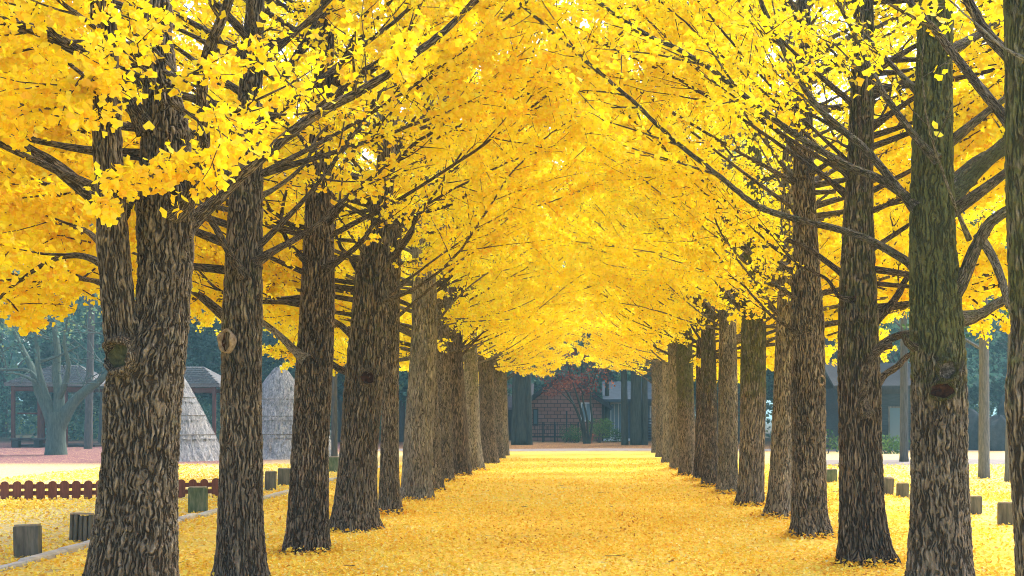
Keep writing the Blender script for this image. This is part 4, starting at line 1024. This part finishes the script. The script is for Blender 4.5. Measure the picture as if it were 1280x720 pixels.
window(763, 779, 503, 548, Yh + .94, 'white', 'pale_glass', 2, 'door')
window(813, 820, 507, 530, Yh + .94, 'white', 'pale_glass', 1)
mb = MB()
for px in (754, 782): mb.box((hx(px), Yh + .1, hz(500) / 2), (.16, .16, hz(500)))
mb.build('porch_post', M['dark_wood'], t)
mb = MB(); mb.box(((hx(754) + hx(800)) / 2, Yh + .3, .07), (hx(800) - hx(754), 1.3, .14)); mb.build('porch_step', M['white'], t)
mb = MB()
for k in range(8): mb.box((hx(816), Yh - .6, .15 + k * .18), (1.3, .05, .08))
for px in (809, 823): mb.box((hx(px), Yh - .56, .8), (.09, .03, 1.6))
tag(mb.build('slatted_screen', M['dark_wood']), 'dark slatted timber screen by the house at the end of the right row', 'screen')

# railing, shrubs, pot and red maple before the house
Yr = 78.0
t = thing('iron_railing', P(690, 552, Yr) * [1, 1, 0], 'black iron railing with thin posts before the brick gable', 'railing')
xs = [(664 - VPX) / F * Yr + i * .72 for i in range(5)]
for i, x in enumerate(xs):
    m = MB(); hh = 1.9 if i == 3 else 1.25; m.bevel_box((x, Yr, hh / 2), (.09, .09, hh), .01); m.build('post', M['iron'], t)
for z in (.35, 1.1):
    m = MB(); m.box(((xs[0] + xs[-1]) / 2, Yr, z), (xs[-1] - xs[0], .04, .05)); m.build('rail', M['iron'], t)
for i in range(26):
    m = MB(); m.box((xs[0] + (i + .5) * (xs[-1] - xs[0]) / 26, Yr, .72), (.02, .02, .72)); m.build('baluster', M['iron'], t)
def shrub(px, py, Y, Wm, Hm, lab, mat, size=.1, per=420, name='shrub'):
    p = P(px, py, Y) * [1, 1, 0]; t = thing(name, p, lab, 'hedge' if name == 'hedge' else 'shrub')
    n = 26; cs = [p + [R.uniform(-.5, .5) * Wm * .8, R.uniform(-.4, .4) * min(Wm, 1.4), R.uniform(.15, .8) * Hm] for _ in range(n)]
    mb = MB(); blobs_crown(mb, cs, R.uniform(.18, .3, n) * min(Hm, 1.6), per, size); mb.build('crown', M[mat], t)
    mb = MB()
    for k in range(5): mb.tube([p + [R.normal(0, .1), R.normal(0, .1), -.05], p + [R.normal(0, .15) * Wm, R.normal(0, .1), Hm * .4], p + [R.normal(0, .25) * Wm, R.normal(0, .1), Hm * .75]], [.03, .02, .008], 6, nobark=1)
    mb.build('stem', M['forest_bark'], t, True)
shrub(715, 552, 76, 1.4, 1.15, 'dark rounded shrub beside the black railing', 'shrub_leaf')
shrub(750, 553, 77, 1.3, 1.5, 'bright green shrub beside the terracotta pot', 'bright_leaf')
shrub(769, 552, 78, .9, .9, 'small bluish green shrub under the white door', 'shrub_leaf')
shrub(1030, 567, 54.5, 2.4, 1.0, 'clipped green hedge left of the ginkgo with wide roots', 'shrub_leaf', .12, name='hedge')
shrub(1112, 567, 54.5, 1.5, .95, 'clipped green hedge in front of the log cabin', 'bright_leaf', .12, name='hedge')
shrub(1085, 568, 56, 1.8, .9, 'dark green hedge at the cabin foot behind the wide rooted ginkgo', 'shrub_leaf', .12, name='hedge')
p = P(735, 551, 75.5) * [1, 1, 0]; t = thing('terracotta_pot', p, 'squat terracotta pot at the foot of the red maple', 'pot')
mb = MB(); prof = [(.02, 0), (.24, 0), (.33, .42), (.36, .46), (.36, .55), (.31, .55), (.28, .45), (.02, .43)]
seg = 24; v = [p + [r * math.cos(a), r * math.sin(a), z] for r, z in prof for a in np.arange(seg) / seg * 2 * np.pi]
mb.add(v, [[i * seg + k, i * seg + (k + 1) % seg, (i + 1) * seg + (k + 1) % seg, (i + 1) * seg + k] for i in range(len(prof) - 1) for k in range(seg)]); mb.build('bowl', M['terracotta'], t, True)
Ym = 74.0
t = thing('maple_tree', P(731, 554, Ym) * [1, 1, 0], 'dark red maple with thin leaning stems before the brick house', 'tree')
mb = MB()
for pts, r0 in (([(731, 556), (727, 530), (717, 505), (703, 482), (685, 465), (668, 458)], .10), ([(733, 556), (729, 525), (723, 500), (715, 475), (708, 450)], .09), ([(735, 556), (734, 525), (728, 495), (727, 465), (730, 440)], .08),
                ([(737, 556), (740, 525), (738, 498), (744, 470), (752, 450)], .08), ([(717, 505), (700, 490), (684, 480)], .04), ([(728, 495), (738, 475), (745, 460)], .04)):
    mb.tube(pl(pts, Ym, R.uniform(-1, 1)), np.linspace(r0, .02, len(pts)), 8, .25, nobark=1)
mb.build('trunk', M['dark_bark'], t, True)
mb = MB(); cs = [P(R.uniform(680, 765), R.uniform(438, 490), Ym + R.uniform(-1.5, 1.5)) for _ in range(40)]
blobs_crown(mb, cs, R.uniform(.3, .62, 40), 210, .13); mb.build('crown', M['maple_leaf'], t)

# ------------------------------------------------------------------ log cabin and boulders on the right
Yc = 60.0
def cx(px): return (px - VPX) / F * Yc
def cz(py): return H - (py - VPY) / F * Yc
t = thing('log_cabin', (cx(1100), Yc, 0), 'dark board cabin with a framed door behind the right row', 'cabin')
x0, x1, ze, zr = cx(1052), cx(1150), cz(484), cz(455)
mb = MB(); mb.box(((x0 + x1) / 2, Yc + 2.5, ze / 2), (x1 - x0, 5, ze)); mb.build('wall', M['siding'], t)
mb = MB(); mb.add([[x0 - .5, Yc - .7, ze - .1], [x1 + .5, Yc - .7, ze - .1], [x1 + .5, Yc + 2.5, zr], [x0 - .5, Yc + 2.5, zr], [x1 + .5, Yc + 5.7, ze - .1], [x0 - .5, Yc + 5.7, ze - .1],
            [x0 - .5, Yc - .7, ze + .06], [x1 + .5, Yc - .7, ze + .06], [x1 + .5, Yc + 2.5, zr + .16], [x0 - .5, Yc + 2.5, zr + .16], [x1 + .5, Yc + 5.7, ze + .06], [x0 - .5, Yc + 5.7, ze + .06]],
           [[0, 3, 2, 1], [3, 5, 4, 2], [6, 7, 8, 9], [9, 8, 10, 11], [0, 1, 7, 6], [4, 5, 11, 10], [1, 2, 8, 7], [2, 4, 10, 8], [3, 0, 6, 9], [5, 3, 9, 11]]); mb.build('roof', M['roof_tile'], t)
dx0, dx1, dz = cx(1111), cx(1129), cz(510)
mb = MB(); 
for c, d in (((dx0, Yc - .04, dz / 2), (.08, .1, dz)), ((dx1, Yc - .04, dz / 2), (.08, .1, dz)), (((dx0 + dx1) / 2, Yc - .04, dz + .04), (dx1 - dx0 + .08, .1, .08))): mb.box(c, d)
dr = mb.build('door_frame', M['stump'], t)
mb = MB(); mb.box(((dx0 + dx1) / 2, Yc - .02, dz / 2), (dx1 - dx0 - .082, .04, dz - .004)); mb.build('door', M['glass'], t)
mb = MB(); mb.box(((x0 + x1) / 2, Yc - .03, ze - .16), (x1 - x0, .05, .3)); mb.build('fascia', M['dark_wood'], t)
def boulder(px, py, Wm, Hm, lab):
    Y = GY(py); p = P(px, py, Y) * [1, 1, 0]; n1, n2 = 40, 22; v = []
    ph = R.uniform(0, 6, 6)
    for i in range(n2):
        f = i / (n2 - 1) * math.pi / 2
        for k in range(n1):
            a = k / n1 * 2 * math.pi
            rr = 1 + .10 * math.sin(3 * a + ph[0] + 2 * f) + .07 * math.sin(5 * a + ph[1] - 3 * f) + .05 * math.sin(9 * a + ph[2] + 5 * f)
            v.append(p + [Wm / 2 * rr * math.cos(f) ** .7 * math.cos(a), Wm / 2 * .8 * rr * math.cos(f) ** .7 * math.sin(a), Hm * math.sin(f) * (1 + .06 * math.sin(4 * a + ph[3])) - .05])
    mb = MB(); mb.add(np.array(v), [[i * n1 + k, i * n1 + (k + 1) % n1, (i + 1) * n1 + (k + 1) % n1, (i + 1) * n1 + k] for i in range(n2 - 1) for k in range(n1)])
    tag(mb.build('boulder', M['rock'], None, True, origin=p), lab, 'boulder')
boulder(1208, 562, 2.2, 1.9, 'dark grey boulder left of the pale slim trees')
boulder(1250, 563, 1.7, 1.6, 'low dark boulder between the two pale slim trees')
boulder(1276, 561, 2.6, 2.9, 'tall dark boulder at the right edge behind the pale slim trees')

# ------------------------------------------------------------------ the misty air
mb = MB(); hx0, hx1, hy0, hy1, hz0, hz1 = -620, 620, -80, 920, -1, 24
mb.add([[x, y, z] for z in (hz0, hz1) for y in (hy0, hy1) for x in (hx0, hx1)], [[0, 2, 3, 1], [4, 5, 7, 6], [0, 1, 5, 4], [2, 6, 7, 3], [0, 4, 6, 2], [1, 3, 7, 5]])
tag(mb.build('haze', hm), kind='stuff')
